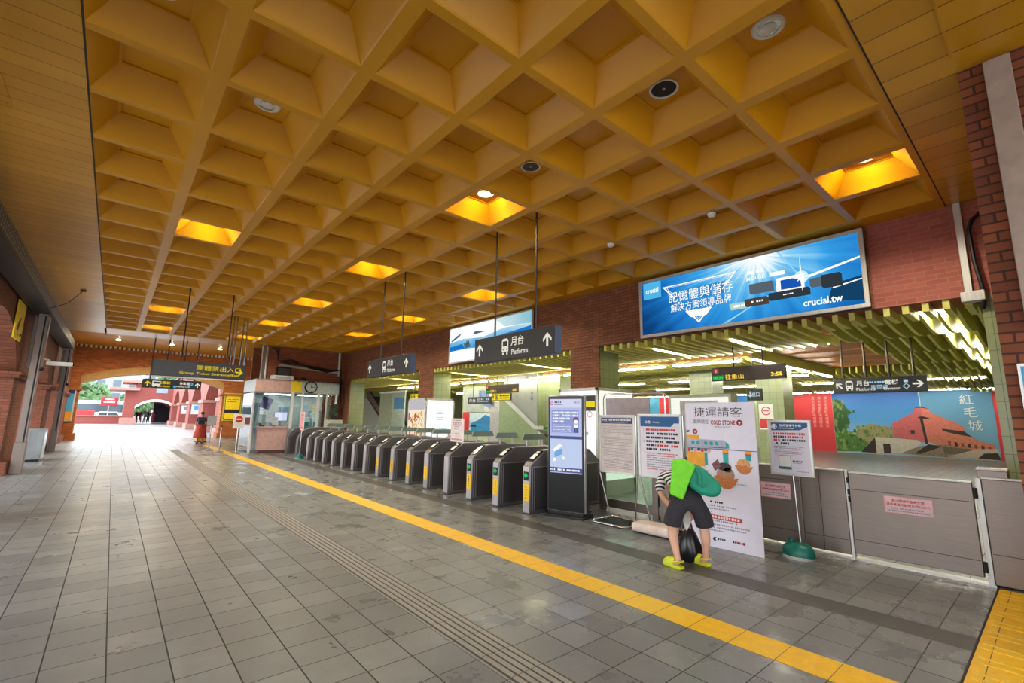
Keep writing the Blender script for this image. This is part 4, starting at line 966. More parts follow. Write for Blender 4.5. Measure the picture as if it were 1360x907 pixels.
t = thing('wall_sign', 'tall yellow sign with a black arrow high on the left brick wall', 'sign', (-1.88, 15.2, 3.1))
MB(M_yel).box(0, .03, -.5, .5, 0, .85).build('panel', t, bevel=.004); m = MB(M_ink); m.add([(.032, -.35, .2), (.032, -.1, .2), (.032, .1, .55), (.032, -.2, .4)], [(0, 1, 2, 3)]); m.lines(-.1, .1, .1, .05); m.build('arrow', t)
t = thing('steel_bin', 'stainless steel cabinet standing on the floor beside the left arcade pier', 'cabinet', (-1.75, 20.6, 0))
MB(steel('bin steel', 'aebac0', .3, .6)).box(-.3, .25, -.5, .5, .06, .95).build('body', t, bevel=.02); MB(M_dark).box(-.28, .22, -.45, .45, 0, .06).build('base', t); MB(P('bin window', '7fb4c4', .2)).box(.248, .256, -.35, .35, .45, .85).build('front_window', t)
t = thing('framed_poster', 'yellow poster in a pale frame on the left pier of the far arch', 'poster', (-2.02, 33.97, .98))
MB(M_steelw).box(-.42, .42, -.05, .0, 0, 1.75).build('frame', t, bevel=.01); m = MB(M_cyan); m.rect(-.36, .36, .06, 1.69, -.055); m.use(M_yel); m.rect(-.3, .1, .1, 1.3, -.057); m.use(M_orange); m.rect(-.36, .36, .06, .5, -.058); m.use(M_navy); m.rect(-.36, .36, 1.45, 1.69, -.058); m.build('print', t)
t = thing('framed_poster', 'yellow and green notice board on the right pier of the far arch', 'poster', (5.72, 33.97, 1.05))
MB(P('lime frame', 'b9b64a', .5)).box(-.5, .5, -.05, 0, 0, 1.75).build('frame', t, bevel=.01); m = MB(M_ink); m.rect(-.43, .43, .07, 1.68, -.055); m.use(M_yel); m.rect(-.4, .4, .72, 1.6, -.057); m.rect(-.4, .4, .12, .5, -.057); m.use(M_ink); m.lines(-.3, .3, 1.35, .05, -.058, seed=1); m.lines(-.3, .2, 1.2, .05, -.058, seed=2); m.build('print', t)

# ------------------------------------------------------------------ barrier posts by the kiosk
def barrier(x, y, label, sign=None):
    t = thing('barrier_post', label, 'post', (x, y, 0))
    MB(M_steel).lathe([(.16, 0), (.16, .012), (.14, .025), (.03, .035)], n=20).build('base', t, smooth=True); MB(M_chrome).tube([(0, 0, .03), (0, 0, 1.0)], .022).build('pole', t)
    if sign == 'no':
        MB(M_white).box(-.2, .2, -.03, -.015, .95, 1.5).build('board', t, bevel=.005); m = MB(M_red); m.disc(0, 1.3, .13, -.032); m.use(M_white); m.rect(-.09, .09, 1.275, 1.325, -.034); m.use(M_grayp); m.lines(-.12, .12, 1.08, .03, -.032, seed=1); m.build('print', t)
    elif sign: MB(M_grey).box(-.16, .16, -.03, -.015, 1.02, 1.42).build('board', t, bevel=.005)
    else: MB(M_dark).lathe([(.03, .97), (.035, 1.02), (.02, 1.05), (0, 1.05)]).build('cap', t, smooth=True)
barrier(3.2, 23.1, 'steel barrier post with a plain grey board beside the walking person', 'grey')
barrier(3.4, 21.9, 'slim bare steel barrier post at the end of the yellow strip')
barrier(3.8, 20.9, 'steel post with a no entry sign standing before the kiosk', 'no')
t = thing('floor_marker', 'bright orange standing marker behind the barrier posts at the arch', 'marker', (3.75, 30, 0)); MB(M_orange).prism([(-.22, 0), (.22, 0), (.18, 1.0), (-.18, 1.0)], -.12, .12).build('body', t, bevel=.02); MB(M_dark).box(-.26, .26, -.16, .16, 0, .04).build('foot', t)
# ------------------------------------------------------------------ kiosk
KX, KY = 4.2, 20.35
t = thing('information_kiosk', 'glazed station kiosk with pale fascia and pink counter at the far gate end', 'kiosk', (KX, KY, 0))
W = 3.3
def front(s): return .42 - .42 * math.sin(PI * min(1, max(0, s)) * .5 + 0) if s < 0 else .45 * (1 - math.sin(PI * (.12 + .76 * s))) 
cur = [(.0 + W * k / 16, front(k / 16)) for k in range(17)]
M_kp = P('kiosk pink panel', 'c59f98', .5); M_kf = P('kiosk fascia pale', 'c8d4d2', .4)
def strip(m, a, b, z0, z1, off=0):
    for k in range(a, b): m.add([(cur[k][0], cur[k][1] - off, z0), (cur[k + 1][0], cur[k + 1][1] - off, z0), (cur[k + 1][0], cur[k + 1][1] - off, z1), (cur[k][0], cur[k][1] - off, z1)], [(0, 1, 2, 3)])
m = MB(M_kp); strip(m, 0, 6, 2.42, 2.9); m.use(M_yel); strip(m, 6, 8, 2.42, 2.9); m.use(M_kf); strip(m, 8, 16, 2.42, 2.9)
m.box(-.01, .0, cur[0][1], 2.4, 2.42, 2.9); m.box(W, W + .01, cur[16][1], 2.4, 2.42, 2.9); m.build('fascia', t)
MB(P('kiosk roof', '8d8f8c', .7)).prism(cur + [(W, 2.4), (0, 2.4)], 2.36, 2.42, 'xy').build('ceiling_panel', t)
MB(P('kiosk roof', '8d8f8c', .7)).prism(cur + [(W, 2.4), (0, 2.4)], 2.86, 2.92, 'xy').build('roof', t)
m = MB(M_kp); m.prism([(.25, .2), (1.25, .05), (1.25, .6), (.25, .6)], .12, .98, 'xy'); m.prism([(.2, .12), (1.3, .0), (1.3, .66), (.2, .66)], .98, 1.04, 'xy'); m.use(P('kiosk skirting', '55302a', .5)); m.prism([(.27, .22), (1.23, .07), (1.23, .6), (.27, .6)], 0, .12, 'xy')
m.build('counter', t)
MB(M_kf).box(1.3, W, .2, .3, 0, .95).build('lower_panel', t)
MB(glass('kiosk side glass', (.75, .9, 1))).box(-.0, .01, .42, 2.3, .1, 2.4).build('side_glass', t)
MB(M_white).box(-.02, .05, .4, .5, 0, 2.42).build('mullion', t)
for q, w_ in ((6.5, .1), (8.4, .06), (11.6, .12), (13.4, .05), (15.6, .08)):
    k = min(15, int(q)); fr = q - k; x = cur[k][0] + (cur[k + 1][0] - cur[k][0]) * fr; y = cur[k][1] + (cur[k + 1][1] - cur[k][1]) * fr
    MB(M_white).box(x - w_ / 2, x + w_ / 2, y - .02, y + .06, .95, 2.42).build('mullion', t)
m = MB(glass('kiosk glass', (.9, .97, .96))); strip(m, 0, 16, 1.04, 2.42, -.02); m.build('front_glass', t)
MB(P('kiosk back wall', 'cfd8d4', .6)).box(0, W, 2.3, 2.4, 0, 2.4).build('back_wall', t)
for k in range(3): MB(P('kiosk shelf', '9aa39c', .5)).box(.5 + k * .95, 1.3 + k * .95, 2.0, 2.3, .9, 2.0 - .15 * k).build('shelf_unit', t)
m = MB(E('kiosk ceiling lamp', 'f4fbff', 9)); m.box(.5, 1.5, .9, 1.05, 2.335, 2.355); m.box(1.8, 2.8, .9, 1.05, 2.335, 2.355); m.build('ceiling_lamp', t)
def in_kiosk(name, label, cat, x, y, z): return thing(name, label, cat, (KX + x, KY + y, z))
t = in_kiosk('wall_clock', 'round black-rimmed clock hanging on the kiosk fascia', 'clock', 2.0, -.1, 2.66)
MB(M_blackm).tube([(0, .07, 0), (0, -.03, 0)], .25, 28).build('case', t); m = MB(P('clock face', 'b9c4c0', .4)); m.disc(0, 0, .205, -.032, 28); m.use(M_ink)
for k in range(12): a = PI * k / 6; m.disc(.17 * math.sin(a), .17 * math.cos(a), .014, -.034, 8)
m.poly([(-.012, -.03), (.012, -.03), (.008, .11), (-.008, .11)], -.035); m.poly([(-.03, .012), (-.03, -.012), (.13, -.01), (.13, .01)], -.036); m.build('dial', t)
t = in_kiosk('monitor', 'lit monitor on the kiosk counter behind the glass', 'monitor', 1.15, .75, 1.04)
MB(M_dark).box(-.26, .26, 0, .05, .2, .58).build('case', t, bevel=.01); m = MB(E('kiosk screen', 'dfe3fb', .9)); m.rect(-.24, .24, .22, .56, -.002); m.build('screen', t); MB(M_dark).box(-.04, .04, .0, .05, 0, .22).build('stand', t); MB(M_dark).box(-.12, .12, -.06, .1, 0, .015).build('foot', t)
t = in_kiosk('hanging_notice', 'dark violet hanging panel at the window corner of the kiosk', 'notice', .42, .55, 1.75); MB(P('violet panel', '4b4a8e', .5)).box(-.2, .2, 0, .02, 0, .45, Matrix.Rotation(.35, 4, 'Y')).build('panel', t); MB(M_rod).tube([(.1, .01, .38), (.1, .01, .6)], .006, 6).build('hanger', t)
for k, (x, z, lb) in enumerate(((.62, 1.2, 'white sheet of paper on the kiosk glass nearest its corner'), (.85, 1.1, 'pale sheet of paper behind the kiosk glass under the monitor'))):
    t = in_kiosk('paper_notice', lb, 'notice', x, .42, z); MB(M_white).box(-.12, .12, 0, .004, 0, .3).build('sheet', t); m = MB(M_ink); m.lines(-.09, .09, .24, .02, -.002, seed=k); m.lines(-.09, .07, .19, .015, -.002, seed=k + 3); m.build('print', t)
for k, (x, z, w_, hh, c, lb) in enumerate(((.75, 1.5, .3, .42, 'e9efe6', 'white sheet on the kiosk back wall below its lamps'), (1.15, 1.75, .35, .3, '9fc4a8', 'pale green sheet on the kiosk back wall'), (1.6, 1.45, .28, .4, '5f8fb4', 'blue sheet on the kiosk back wall near the first mullion'),
        (2.0, 1.7, .4, .35, 'd8dfe0', 'wide white sheet on the kiosk back wall behind the second window'), (2.45, 1.5, .3, .45, 'a8b7c2', 'grey blue sheet on the kiosk back wall behind the second window'), (2.9, 1.6, .3, .4, 'e4d9a8', 'cream sheet on the kiosk back wall behind the narrow window'))):
    t = in_kiosk('wall_notice', lb, 'notice', x, 1.97 if z < 1.7 else 2.28, z); MB(P('kiosk sheet ' + c, c, .5)).box(-w_ / 2, w_ / 2, 0, .01, 0, hh).build('sheet', t); m = MB(M_grayp)
    for q in range(5): m.lines(-w_ * .4, w_ * (.4 - .06 * (q % 3)), hh * (.85 - q * .16), hh * .05, -.003, seed=q + k)
    m.build('print', t)
for k, (x, c, lb) in enumerate(((.35, '26282c', 'black object on the left end of the kiosk counter'), (.75, '3d4a58', 'dark telephone on the kiosk counter'))):
    t = in_kiosk('telephone', lb, 'telephone', x, .3, 1.04); m = MB(P('phone %d' % k, c, .4)); m.prism([(-.1, 0), (.1, 0), (.1, .04), (-.1, .1)], -.1, .1, 'xz'); m.build('base', t, bevel=.01); MB(M_blackm).tube([(-.08, -.12, .1), (-.1, 0, .12), (-.08, .12, .1)], .025, 8).build('handset', t, smooth=True)
for k, (x, z, lb) in enumerate(((2.35, 1.0, 'pale file box on the kiosk shelf behind the second window'), (2.75, 1.0, 'pale file box behind the narrow kiosk window'))):
    t = in_kiosk('file_box', lb, 'box', x, 1.5, 0); MB(M_kf).box(-.15, .15, -.2, .2, .0, 1.4 + .2 * k).build('carton', t, bevel=.01); MB(M_teal).box(-.1, .1, -.206, -.2, 1.0, 1.2).build('label_plate', t)
# on top of the kiosk and on the brick behind it
t = in_kiosk('equipment_box', 'white equipment box lying on the kiosk roof', 'box', .95, .3, 2.93); MB(M_white).box(-.4, .4, -.15, .3, 0, .16).build('case', t, bevel=.01); MB(M_grey).box(-.3, .3, -.155, -.15, .03, .12).build('front_panel', t)
t = in_kiosk('black_screen', 'black screen box above the white equipment box on the kiosk', 'monitor', .95, .32, 3.095); MB(M_black).box(-.22, .32, 0, .25, .0, .34).build('case', t, bevel=.01); MB(M_dark).box(-.19, .29, -.006, .0, .03, .31).build('screen', t)
t = in_kiosk('floodlight', 'small dark lamp on the kiosk roof above the clock', 'light', 1.85, .55, 2.92); MB(M_blackm).lathe([(.1, .02), (.12, .08), (.09, .16), (0, .18)]).build('hood', t, smooth=True); MB(M_blackm).box(-.14, .14, -.05, .05, 0, .03).build('foot', t)
t = thing('conduit_run', 'white conduit frame on the brick wall above the kiosk', 'conduit', (0, 20.94, 0))
for p in ([(4.55, 0, CZ), (4.55, 0, 2.95)], [(7.55, 0, CZ), (7.55, 0, 3.25)], [(5.05, 0, 3.0), (5.05, 0, 3.55), (7.55, 0, 3.4)]): MB(M_steelw).tube(p, .055, 8).build('pipe', t)
MB(M_steel).box(4.38, 4.48, -.1, .1, 2.9, CZ).build('channel', t)
t = thing('cable_bundle', 'black sagging cable bundle above the white conduit over the kiosk', 'cable', (0, 20.84, 0))
for k in range(4): MB(M_blackm).tube([(4.7 + .1 * k, 0, CZ - .05), (4.95, 0, 4.1 - k * .1), (5.0, 0, 3.7), (5.5, 0, 3.62 + .06 * k), (6.2, 0, 3.6 - .03 * k), (7.0, 0, 3.5 - .04 * k), (7.6, 0, 3.5), (7.7, 0, 2.9 - .4 * k)], .022, 6).build('cable', t, smooth=True)
t = thing('plant_pot', 'dark bushy plant in a pot on the cabinet beside the kiosk', 'plant', (7.2, 20.1, 1.32)); m = MB(P('dark leaf', '2e3a26', .7)); 
for k in range(9): m.blob((random.uniform(-.15, .15), random.uniform(-.1, .1), .3 + random.uniform(-.1, .25)), .13, k, .3, 1)
m.build('foliage', t); MB(M_blackm).lathe([(.12, 0), (.16, .22), (.14, .22)]).build('pot', t, smooth=True)
t = thing('small_cabinet', 'pale boxy cabinet between the kiosk and the tiled pillar', 'cabinet', (7.2, 20.1, 0)); MB(P('cream cabinet', 'c9c7ab', .5)).box(-.3, .3, -.2, .25, .04, 1.32).build('body', t, bevel=.01); MB(M_dark).box(-.28, .28, -.18, .23, 0, .04).build('base', t); MB(M_grey).box(-.26, .26, -.21, -.2, .7, 1.25).build('door', t)

# ------------------------------------------------------------------ concourse behind the gates
def advert(x0, x1, y0, y1, z1, label, left, right):
    t = thing('advert_lightbox', label, 'lightbox', (x0, y0, 0))
    X, Y = x1 - x0, y1 - y0
    MB(P('lightbox frame', 'b8bda6', .4, .4)).box(0.01, X, 0.01, Y, 0, z1).build('case', t)
    m = MB(M_steelw); f = .06
    for a, b in ((0, f), (Y - f, Y)): m.box(0, .02, a, b, 0, z1)
    m.box(0, .02, 0, Y, z1 - f, z1); m.box(0, .02, 0, Y, 0, .3); m.box(0, X, 0, .02, z1 - f, z1); m.box(0, X, 0, .02, 0, .3); m.box(X - f, X, 0, .02, 0, z1)
    m.build('frame', t)
    a = MB(E_white); left(a, Y / 2 - f, .3, z1 - f); a.build('backlit_picture', t, (.004, Y / 2, 0), FW)
    a = MB(E_white); right(a, X / 2 - f, .3, z1 - f); a.build('backlit_picture', t, (X / 2, .004, 0), 0)
def food(m, h, a, b):
    m.use(E('food cream', 'f7e6cc', 1.0)); m.rect(-h, h, a, b, 0); r = random.Random(3)
    cols = [E('food orange', 'e2a05a', 1.0), E('food brown', 'b0683a', .9), E('food pale', 'fbe9c8', 1.05), E('food red', 'c9623e', .9), E('food gold', 'eab86a', 1.0)]
    m.use(E('food grey', 'c7c4c9', .9)); m.rect(-h, h, b - .3, b, -.001)
    for k in range(110):
        m.use(cols[(0, 1, 4, 0, 2, 3, 4)[k % 7]]); x, z, ra, an = r.uniform(-h + .07, h - .07), r.uniform(a + .08, b - .4), r.uniform(.03, .075), r.uniform(0, 3)
        m.poly([(x + ra * 1.5 * math.cos(q) * math.cos(an) - ra * .7 * math.sin(q) * math.sin(an), z + ra * 1.5 * math.cos(q) * math.sin(an) + ra * .7 * math.sin(q) * math.cos(an)) for q in [2 * PI * i / 9 for i in range(9)]], -.002 - k * .00004)
    m.use(E('food pink', 'd55fa0', .9)); m.rect(-h, -h + .12, 1.4, 1.62, -.008)
def whitead(m, h, a, b):
    m.use(E('ad white', 'fdfcfa', 1.15)); m.rect(-h, h, a, b, 0); m.use(E('ad ink', '5b5550', .6)); m.rect(-.1, .1, 1.62, 1.66, -.001); m.use(E('ad rose', 'd99a9a', .9)); m.lines(-.12, .12, 1.5, .03, -.001, seed=1); m.lines(-.1, .1, 1.43, .03, -.001, seed=2)
    m.use(E('ad cyan', '8cc8d4', .9)); m.lines(-h + .1, h - .1, 1.12, .07, -.001, .09, seed=3); m.use(E('ad red', 'e0604e', .95)); m.poly([(h, .95), (h, .7), (-h * .6, .72), (0, .8)], -.001); m.use(E('ad orange', 'f08a3c', .95)); m.rect(-h, h, .42, .6, -.002)
def whiteinfo(m, h, a, b):
    m.use(E('ad white', 'fdfcfa', 1.15)); m.rect(-h, h, a, b, 0); m.use(M_signf); m.rect(h - .35, h, b - .42, b - .1, -.001); m.use(E('yellow panel', 'f4dc28', .9)); m.rect(h - .33, h - .02, b - .34, b - .22, -.002)
    m.use(E('ad rose', 'd99a9a', .9)); m.ring(h - .16, 1.62, .05, .07, -.001, 16); m.use(E('ad cyan', '8cc8d4', .9)); m.rect(h - .3, h - .2, 1.2, 1.26, -.001); m.use(M_signf); m.rect(-h, h, a, a + .3, -.002)
def plainlit(m, h, a, b):
    m.use(E('ad cream', 'fbfbe6', 1.1)); m.rect(-h, h, a, b, 0); m.use(E('ad green', 'a9c48a', .9)); m.lines(-h + .1, h - .3, 1.5, .06, -.001, seed=4)
advert(7.5, 8.58, 13.0, 14.15, 2.1, 'lightbox with a food picture and a white poster round the middle brick pier', food, whitead)
advert(7.5, 8.75, 6.1, 7.2, 2.17, 'bright white lightbox round the brick pier behind the screen totem', whiteinfo, plainlit)
t = thing('advert_lightbox', 'white lit panel in a pale frame half hidden by the top of the white banner', 'lightbox', (8.4, 4.75, 0), FW)
MB(P('lightbox frame', 'b8bda6', .4, .4)).box(-.3, .95, 0, .25, 0, 2.02).build('case', t, bevel=.01); m = MB(E('panel cream lit', 'f5f7ea', 1.0)); m.rect(-.24, .9, .5, 1.96, -.003); m.use(P('panel sheet', 'd9dfe6', .5)); m.rect(-.05, .7, .6, 1.9, -.005); m.build('lit_face', t)

t = thing('mural', 'large printed mural of a red castle under a blue sky on the far concourse wall', 'mural', (29.9, 4.98, 0), FW)
sky = grad('mural sky', [(0, '8fc3e6'), (.35, '4f9be0'), (1, '1a60b8')], 'z', .9, 3.1)
HM = 3.07
MB(P('mural board', 'c9cdd2', .5)).box(-HM, HM, 0, .03, 0, 3.3).build('board', t)
m = MB(sky)
def U(x): return -HM + 2 * HM * (x - 65) / (1195 - 65)
def V(x, y):
    u = (x - 65) / 1130; top = 175 - 60 * u; bot = 604 + 50 * u; return 3.28 * (bot - y) / (bot - top) + .01
def pg(mat, pts, d): m.use(mat); m.poly([(U(x), V(x, y)) for x, y in pts], -d)
pg(sky, [(65, 175), (1195, 115), (1195, 652), (65, 602)], .002)
pg(grad('mural right blue', [(0, '7fb0d0'), (1, '4d8fc4')], 'z', 0, 3.2), [(725, 140), (1195, 116), (1195, 640), (860, 600), (735, 280)], .003)
mg1, mg2, mg3 = P('mural leaf', '4f7d35', .6, var=.5, scale=30), P('mural bush', '7e8a52', .6, var=.45, scale=30), P('mural dark leaf', '2f5a2c', .6, var=.5, scale=30)
r = random.Random(5)
def leafy(mat, x, y, R_, d):
    n = 11; pg(mat, [(min(1190, max(66, x + R_ * (1 if q % 2 else .55) * r.uniform(.7, 1.2) * math.cos(2 * PI * q / n))), min(600, y + R_ * (1 if q % 2 else .55) * r.uniform(.7, 1.2) * math.sin(2 * PI * q / n))) for q in range(n)], d)
mg4 = P('mural straw', '9c9468', .6, var=.4, scale=30); mg5 = P('mural light leaf', '7fa04c', .6, var=.4, scale=30)
pg(mg3, [(66, 240), (100, 235), (150, 250), (185, 300), (225, 330), (180, 350), (200, 400), (160, 450), (200, 480), (230, 600), (66, 600)], .004)
pg(mg4, [(230, 600), (235, 460), (290, 430), (360, 405), (430, 415), (470, 440), (525, 430), (528, 500), (390, 500), (280, 600)], .0042)
pg(mg1, [(66, 460), (150, 455), (240, 490), (330, 540), (270, 600), (66, 600)], .0044)
for k in range(150):
    if k % 3 == 0: x, y = 66 + abs(r.gauss(0, 65)), r.uniform(245, 450); mm = (mg3, mg1, mg3, mg2)[k % 4]
    elif k % 3 == 1: x, y = r.uniform(70, 300), r.uniform(455, 585); mm = (mg1, mg5, mg2, mg3)[k % 4]
    else: x, y = r.uniform(250, 520), r.uniform(425, 500); mm = (mg4, mg2, mg1, mg4)[k % 4]
    leafy(mm, x, y, r.uniform(11, 24), .005 + k * .00004)
mp1, mp2, mp3, mdk = P('mural castle', 'c9636a', .6), P('mural castle lit', 'd97a6e', .6), P('mural veranda', 'd07a62', .6, var=.35, scale=25), P('mural shade', '3a2f2c', .7)
pg(mp1, [(525, 400), (560, 385), (590, 365), (640, 345), (690, 315), (690, 290), (742, 275), (742, 535), (525, 500)], .012)
pg(mp2, [(742, 275), (790, 290), (800, 320), (850, 340), (900, 365), (940, 380), (1000, 415), (1003, 470), (850, 520), (742, 535)], .0125)
pg(mdk, [(690, 288), (742, 272), (795, 292), (742, 284)], .013); pg(mdk, [(722, 350), (742, 350), (760, 540), (742, 545)], .013); pg(mdk, [(705, 355), (742, 345), (795, 360), (742, 368)], .0132); pg(mdk, [(650, 447), (678, 447), (678, 472), (650, 472)], .013)
pg(mp3, [(770, 485), (860, 470), (1000, 470), (1080, 515), (1170, 545), (1170, 580), (1040, 580), (860, 570), (770, 530)], .0135)
pg(mdk, [(860, 432), (1000, 450), (1045, 490), (940, 470), (870, 450)], .014)
for k in range(7): x = 890 + k * 40; pg(mdk if k % 2 else P('mural arch', '8a4a3c', .6), [(x, 520 + k * 6), (x + 18, 522 + k * 6), (x + 18, 555 + k * 4), (x, 553 + k * 4)], .0145)
pg(P('mural white wall', 'cfc6bb', .6), [(385, 498), (700, 518), (712, 545), (620, 600), (560, 612), (385, 612)], .015); pg(mdk, [(265, 605), (385, 500), (385, 612)], .0151); pg(mdk, [(440, 545), (492, 545), (495, 612), (440, 610)], .0152)
pg(P('mural bank', '8d7d6e', .7, var=.3, scale=20), [(560, 612), (700, 560), (860, 545), (1060, 580), (1000, 625), (880, 638)], .0155); pg(mdk, [(660, 612), (760, 545), (850, 560), (700, 615)], .0156); pg(P('mural stone', '6d5f52', .7, var=.35, scale=20), [(850, 560), (1040, 580), (1000, 610), (860, 615)], .0157)
pg(P('mural road', 'c2aea0', .7), [(870, 632), (1060, 575), (1180, 572), (1195, 600), (1060, 640)], .016); pg(mdk, [(1060, 642), (1100, 605), (1180, 600), (1195, 651)], .0162)
m.use(M_white)
for k, ch in enumerate('紅毛城'): m.text(ch, U(1040 + k * 16), V(1040 + k * 16, 215 + k * 95), .46, -.02, None, .0)
m.rect(U(735), U(741), V(735, 275), V(730, 130), -.018)
m.build('print', t)
def wall_panel(label, y0, y1, mat, z0=0, z1=3.3, art=None, x=29.9, cat='poster', name='wall_poster'):
    t = thing(name, label, cat, (x, (y0 + y1) / 2, 0), FW); h = (y1 - y0) / 2
    MB(P('mural board', 'c9cdd2', .5)).box(-h, h, 0, .03, z0, z1).build('board', t); m = MB(mat); m.rect(-h, h, z0, z1, -.002)
    if art: art(m, h)
    m.build('print', t)
M_redp = P('poster red', 'd8343c', .5, var=.04)
def art_red(m, h):
    m.use(P('poster pink text', 'f2b9b4', .5))
    for k in range(3): m.text('淡水老街紅毛城歷史', h - .9 + k * .3, 2.9, .16, -.004, .19, .0, vert=True)
    m.use(M_blue); m.rect(-.3, .0, .55, 1.3, -.004); m.use(M_orange); m.rect(-.3, 0, 1.0, 1.15, -.005)
wall_panel('red poster with vertical pale writing at the edge of the castle mural', 8.06, 10.5, M_redp, art=art_red)
wall_panel('pale blue strip poster at the edge of the red poster with vertical writing', 10.52, 11.1, P('poster pale blue', '8fc8e2', .5))
wall_panel('narrow red panel between the castle mural and the tiled pillar', 1.25, 1.9, M_redp)
wall_panel('bright blue poster on the far wall seen between the tiled columns', 12.4, 13.9, P('poster blue', '1f7fd0', .5, var=.1))
wall_panel('red poster on the far wall just over the notice stands', 14.6, 18.7, M_redp)
def art_lb(m, h):
    m.use(M_white)
    for k, ch in enumerate('淡水'): m.text(ch, -h + .45, 2.6 - k * .8, .6, -.004)
wall_panel('light blue poster with white characters beside the red poster over the notice stands', 18.72, 20.6, P('poster sky', '58b0dc', .5), art=art_lb)
# picture wall, mountain picture
m = MB(M_pwall); m.box(14.05, 14.25, 16.2, 20.5, 0, 3.3); struct(m.build('wall_picture'))
def art_up(m, h):
    m.use(P('pic grey', 'aeb6ae', .5, var=.2, scale=2)); m.rect(-h, -h * .1, 1.82, 2.92, -.003); m.use(P('pic blue', '6f84b0', .5, var=.4, scale=4)); m.rect(-h * .35, h * .1, 2.4, 2.85, -.004); m.poly([(-.3, 2.2), (.5, 2.3), (1.2, 2.2), (.9, 2.05), (.3, 1.95), (-.2, 2.1)], -.004); m.use(P('pic sand', 'cdb28e', .5, var=.2)); m.rect(.2, h, 1.82, 2.0, -.0035)
wall_panel('wide grey collage panel high on the wall behind the small hanging signs', 16.35, 20.3, P('pic pale', 'c6c4b8', .5, var=.15), 1.8, 2.94, art_up, 14.0)
def art_mt(m, h):
    m.use(P('mt sky', 'c9dce4', .5)); m.rect(-h, h, .78, 1.73, -.003); m.use(P('mt sea', '2f88b8', .5, var=.2, scale=8)); m.rect(-h + .15, h * .55, .78, 1.22, -.0035); m.use(P('mt hill', '2a7ab0', .5)); m.poly([(-h + .1, 1.22), (-.75, 1.4), (-.2, 1.66), (.2, 1.55), (.7, 1.4), (1.1, 1.22)], -.004); m.use(M_cyan); m.rect(h * .55, h * .8, 1.3, 1.72, -.004); m.use(M_ink); m.poly([(-h + .05, 1.05), (-.9, 1.05), (-1.0, 1.15), (-h + .1, 1.12)], -.0045); m.use(P('mt tan', 'b7a67e', .5, var=.2)); m.rect(h * .8, h, .78, 1.73, -.004)
wall_panel('picture of a blue mountain over the water below the grey collage panel', 16.7, 19.75, M_cyan, .76, 1.75, art_mt, 14.0)
wall_panel('narrow red strip poster beside the blue mountain picture', 19.8, 20.35, M_redp, .7, 1.78, None, 13.99)
# staircase and the things below it
t = thing('staircase', 'stair with a pale stringer and steel side wall rising beside the tiled concourse column', 'stairs', (12, 0, 0))
MB(M_steelw).prism([(12.5, 1.12), (12.8, 1.12), (14.7, 2.3), (14.7, 2.5)], .0, .06, 'yz').build('stringer', t)
MB(steel('stair steel', 'a9ada6', .3, .6)).prism([(12.75, 1.2), (14.7, 2.42), (14.7, 3.3), (12.75, 3.3)], .1, .16, 'yz').build('side_wall', t)
MB(P('stair under panel', '8d9f78', .5)).prism([(12.6, 0), (14.9, 0), (14.9, 2.4), (12.6, 1.05)], .03, .1, 'yz').build('under_panel', t)
m = MB(M_grey)
for k in range(12): m.box(.2, .95, 12.6 + k * .26, 12.6 + (k + 1) * .26, 0, .18 * (k + 1))
m.build('steps', t)
MB(M_steelw).box(0, .1, 12.4, 12.55, 0, 1.25).build('newel', t)
t = thing('plant_bowl', 'shallow dark bowl with low green plants under the staircase', 'plant', (10.8, 10.75, 0)); MB(P('bowl stone', '77786f', .6)).lathe([(.05, 1.0), (.3, 1.05), (.42, 1.16), (.4, 1.17), (.0, 1.12)]).build('bowl', t, smooth=True); m = MB(P('bowl leaf', '4f8a38', .6, var=.4))
for k in range(14): m.blob((random.uniform(-.3, .3), random.uniform(-.3, .3), 1.2 + random.uniform(0, .08)), .08, k, .4, 1)
m.build('foliage', t); MB(M_dark).lathe([(.25, 0), (.1, .05), (.08, .9), (.2, 1.0)]).build('pedestal', t, smooth=True)
t = thing('emergency_box', 'slim white box with a red top and orange display at the foot of the stair', 'box', (9.9, 9.55, 0), FW); MB(M_white).box(-.14, .14, 0, .2, 0, 1.42).build('case', t, bevel=.01); MB(M_red).box(-.16, .16, -.01, .21, 1.42, 1.52).build('top', t, bevel=.006); m = MB(E('orange display', 'f0752a', .9)); m.rect(-.08, .08, 1.14, 1.34, -.002); m.build('display', t)
t = thing('warning_sign', 'small no smoking sign on the tiled concourse column beside the stair', 'sign', (12.98, 12.5, 1.5), FW); MB(M_white).box(-.12, .12, 0, .01, 0, .4).build('plate', t); m = MB(M_red); m.ring(0, .27, .06, .085, -.002); m.rect(-.1, .1, .03, .14, -.002); m.build('print', t)
t = thing('warning_sign', 'white and red warning sign just over the banner edge on a tiled column', 'sign', (14.88, 5.72, 1.3), FW); MB(M_white).box(-.2, .2, 0, .01, 0, .75).build('plate', t); m = MB(M_red); m.ring(0, .55, .1, .13, -.002); m.rect(-.08, .08, .535, .565, -.0025); m.rect(-.19, .19, .04, .32, -.002); m.build('print', t)
t = thing('hanging_notice', 'pale notice board with rings of red print hanging over the ticket gates', 'notice', (5.32, 7.93, 1.03), FW)
MB(M_white).box(-.23, .23, 0, .012, 0, .46).build('board', t, bevel=.003); m = MB(P('notice pale', 'e4d6d8', .5)); m.rect(-.22, .22, .01, .45, -.002); m.use(P('print maroon', 'a03a4c', .5))
for k in range(3): m.ring(-.1 + k * .1, .36, .025, .042, -.003, 16)
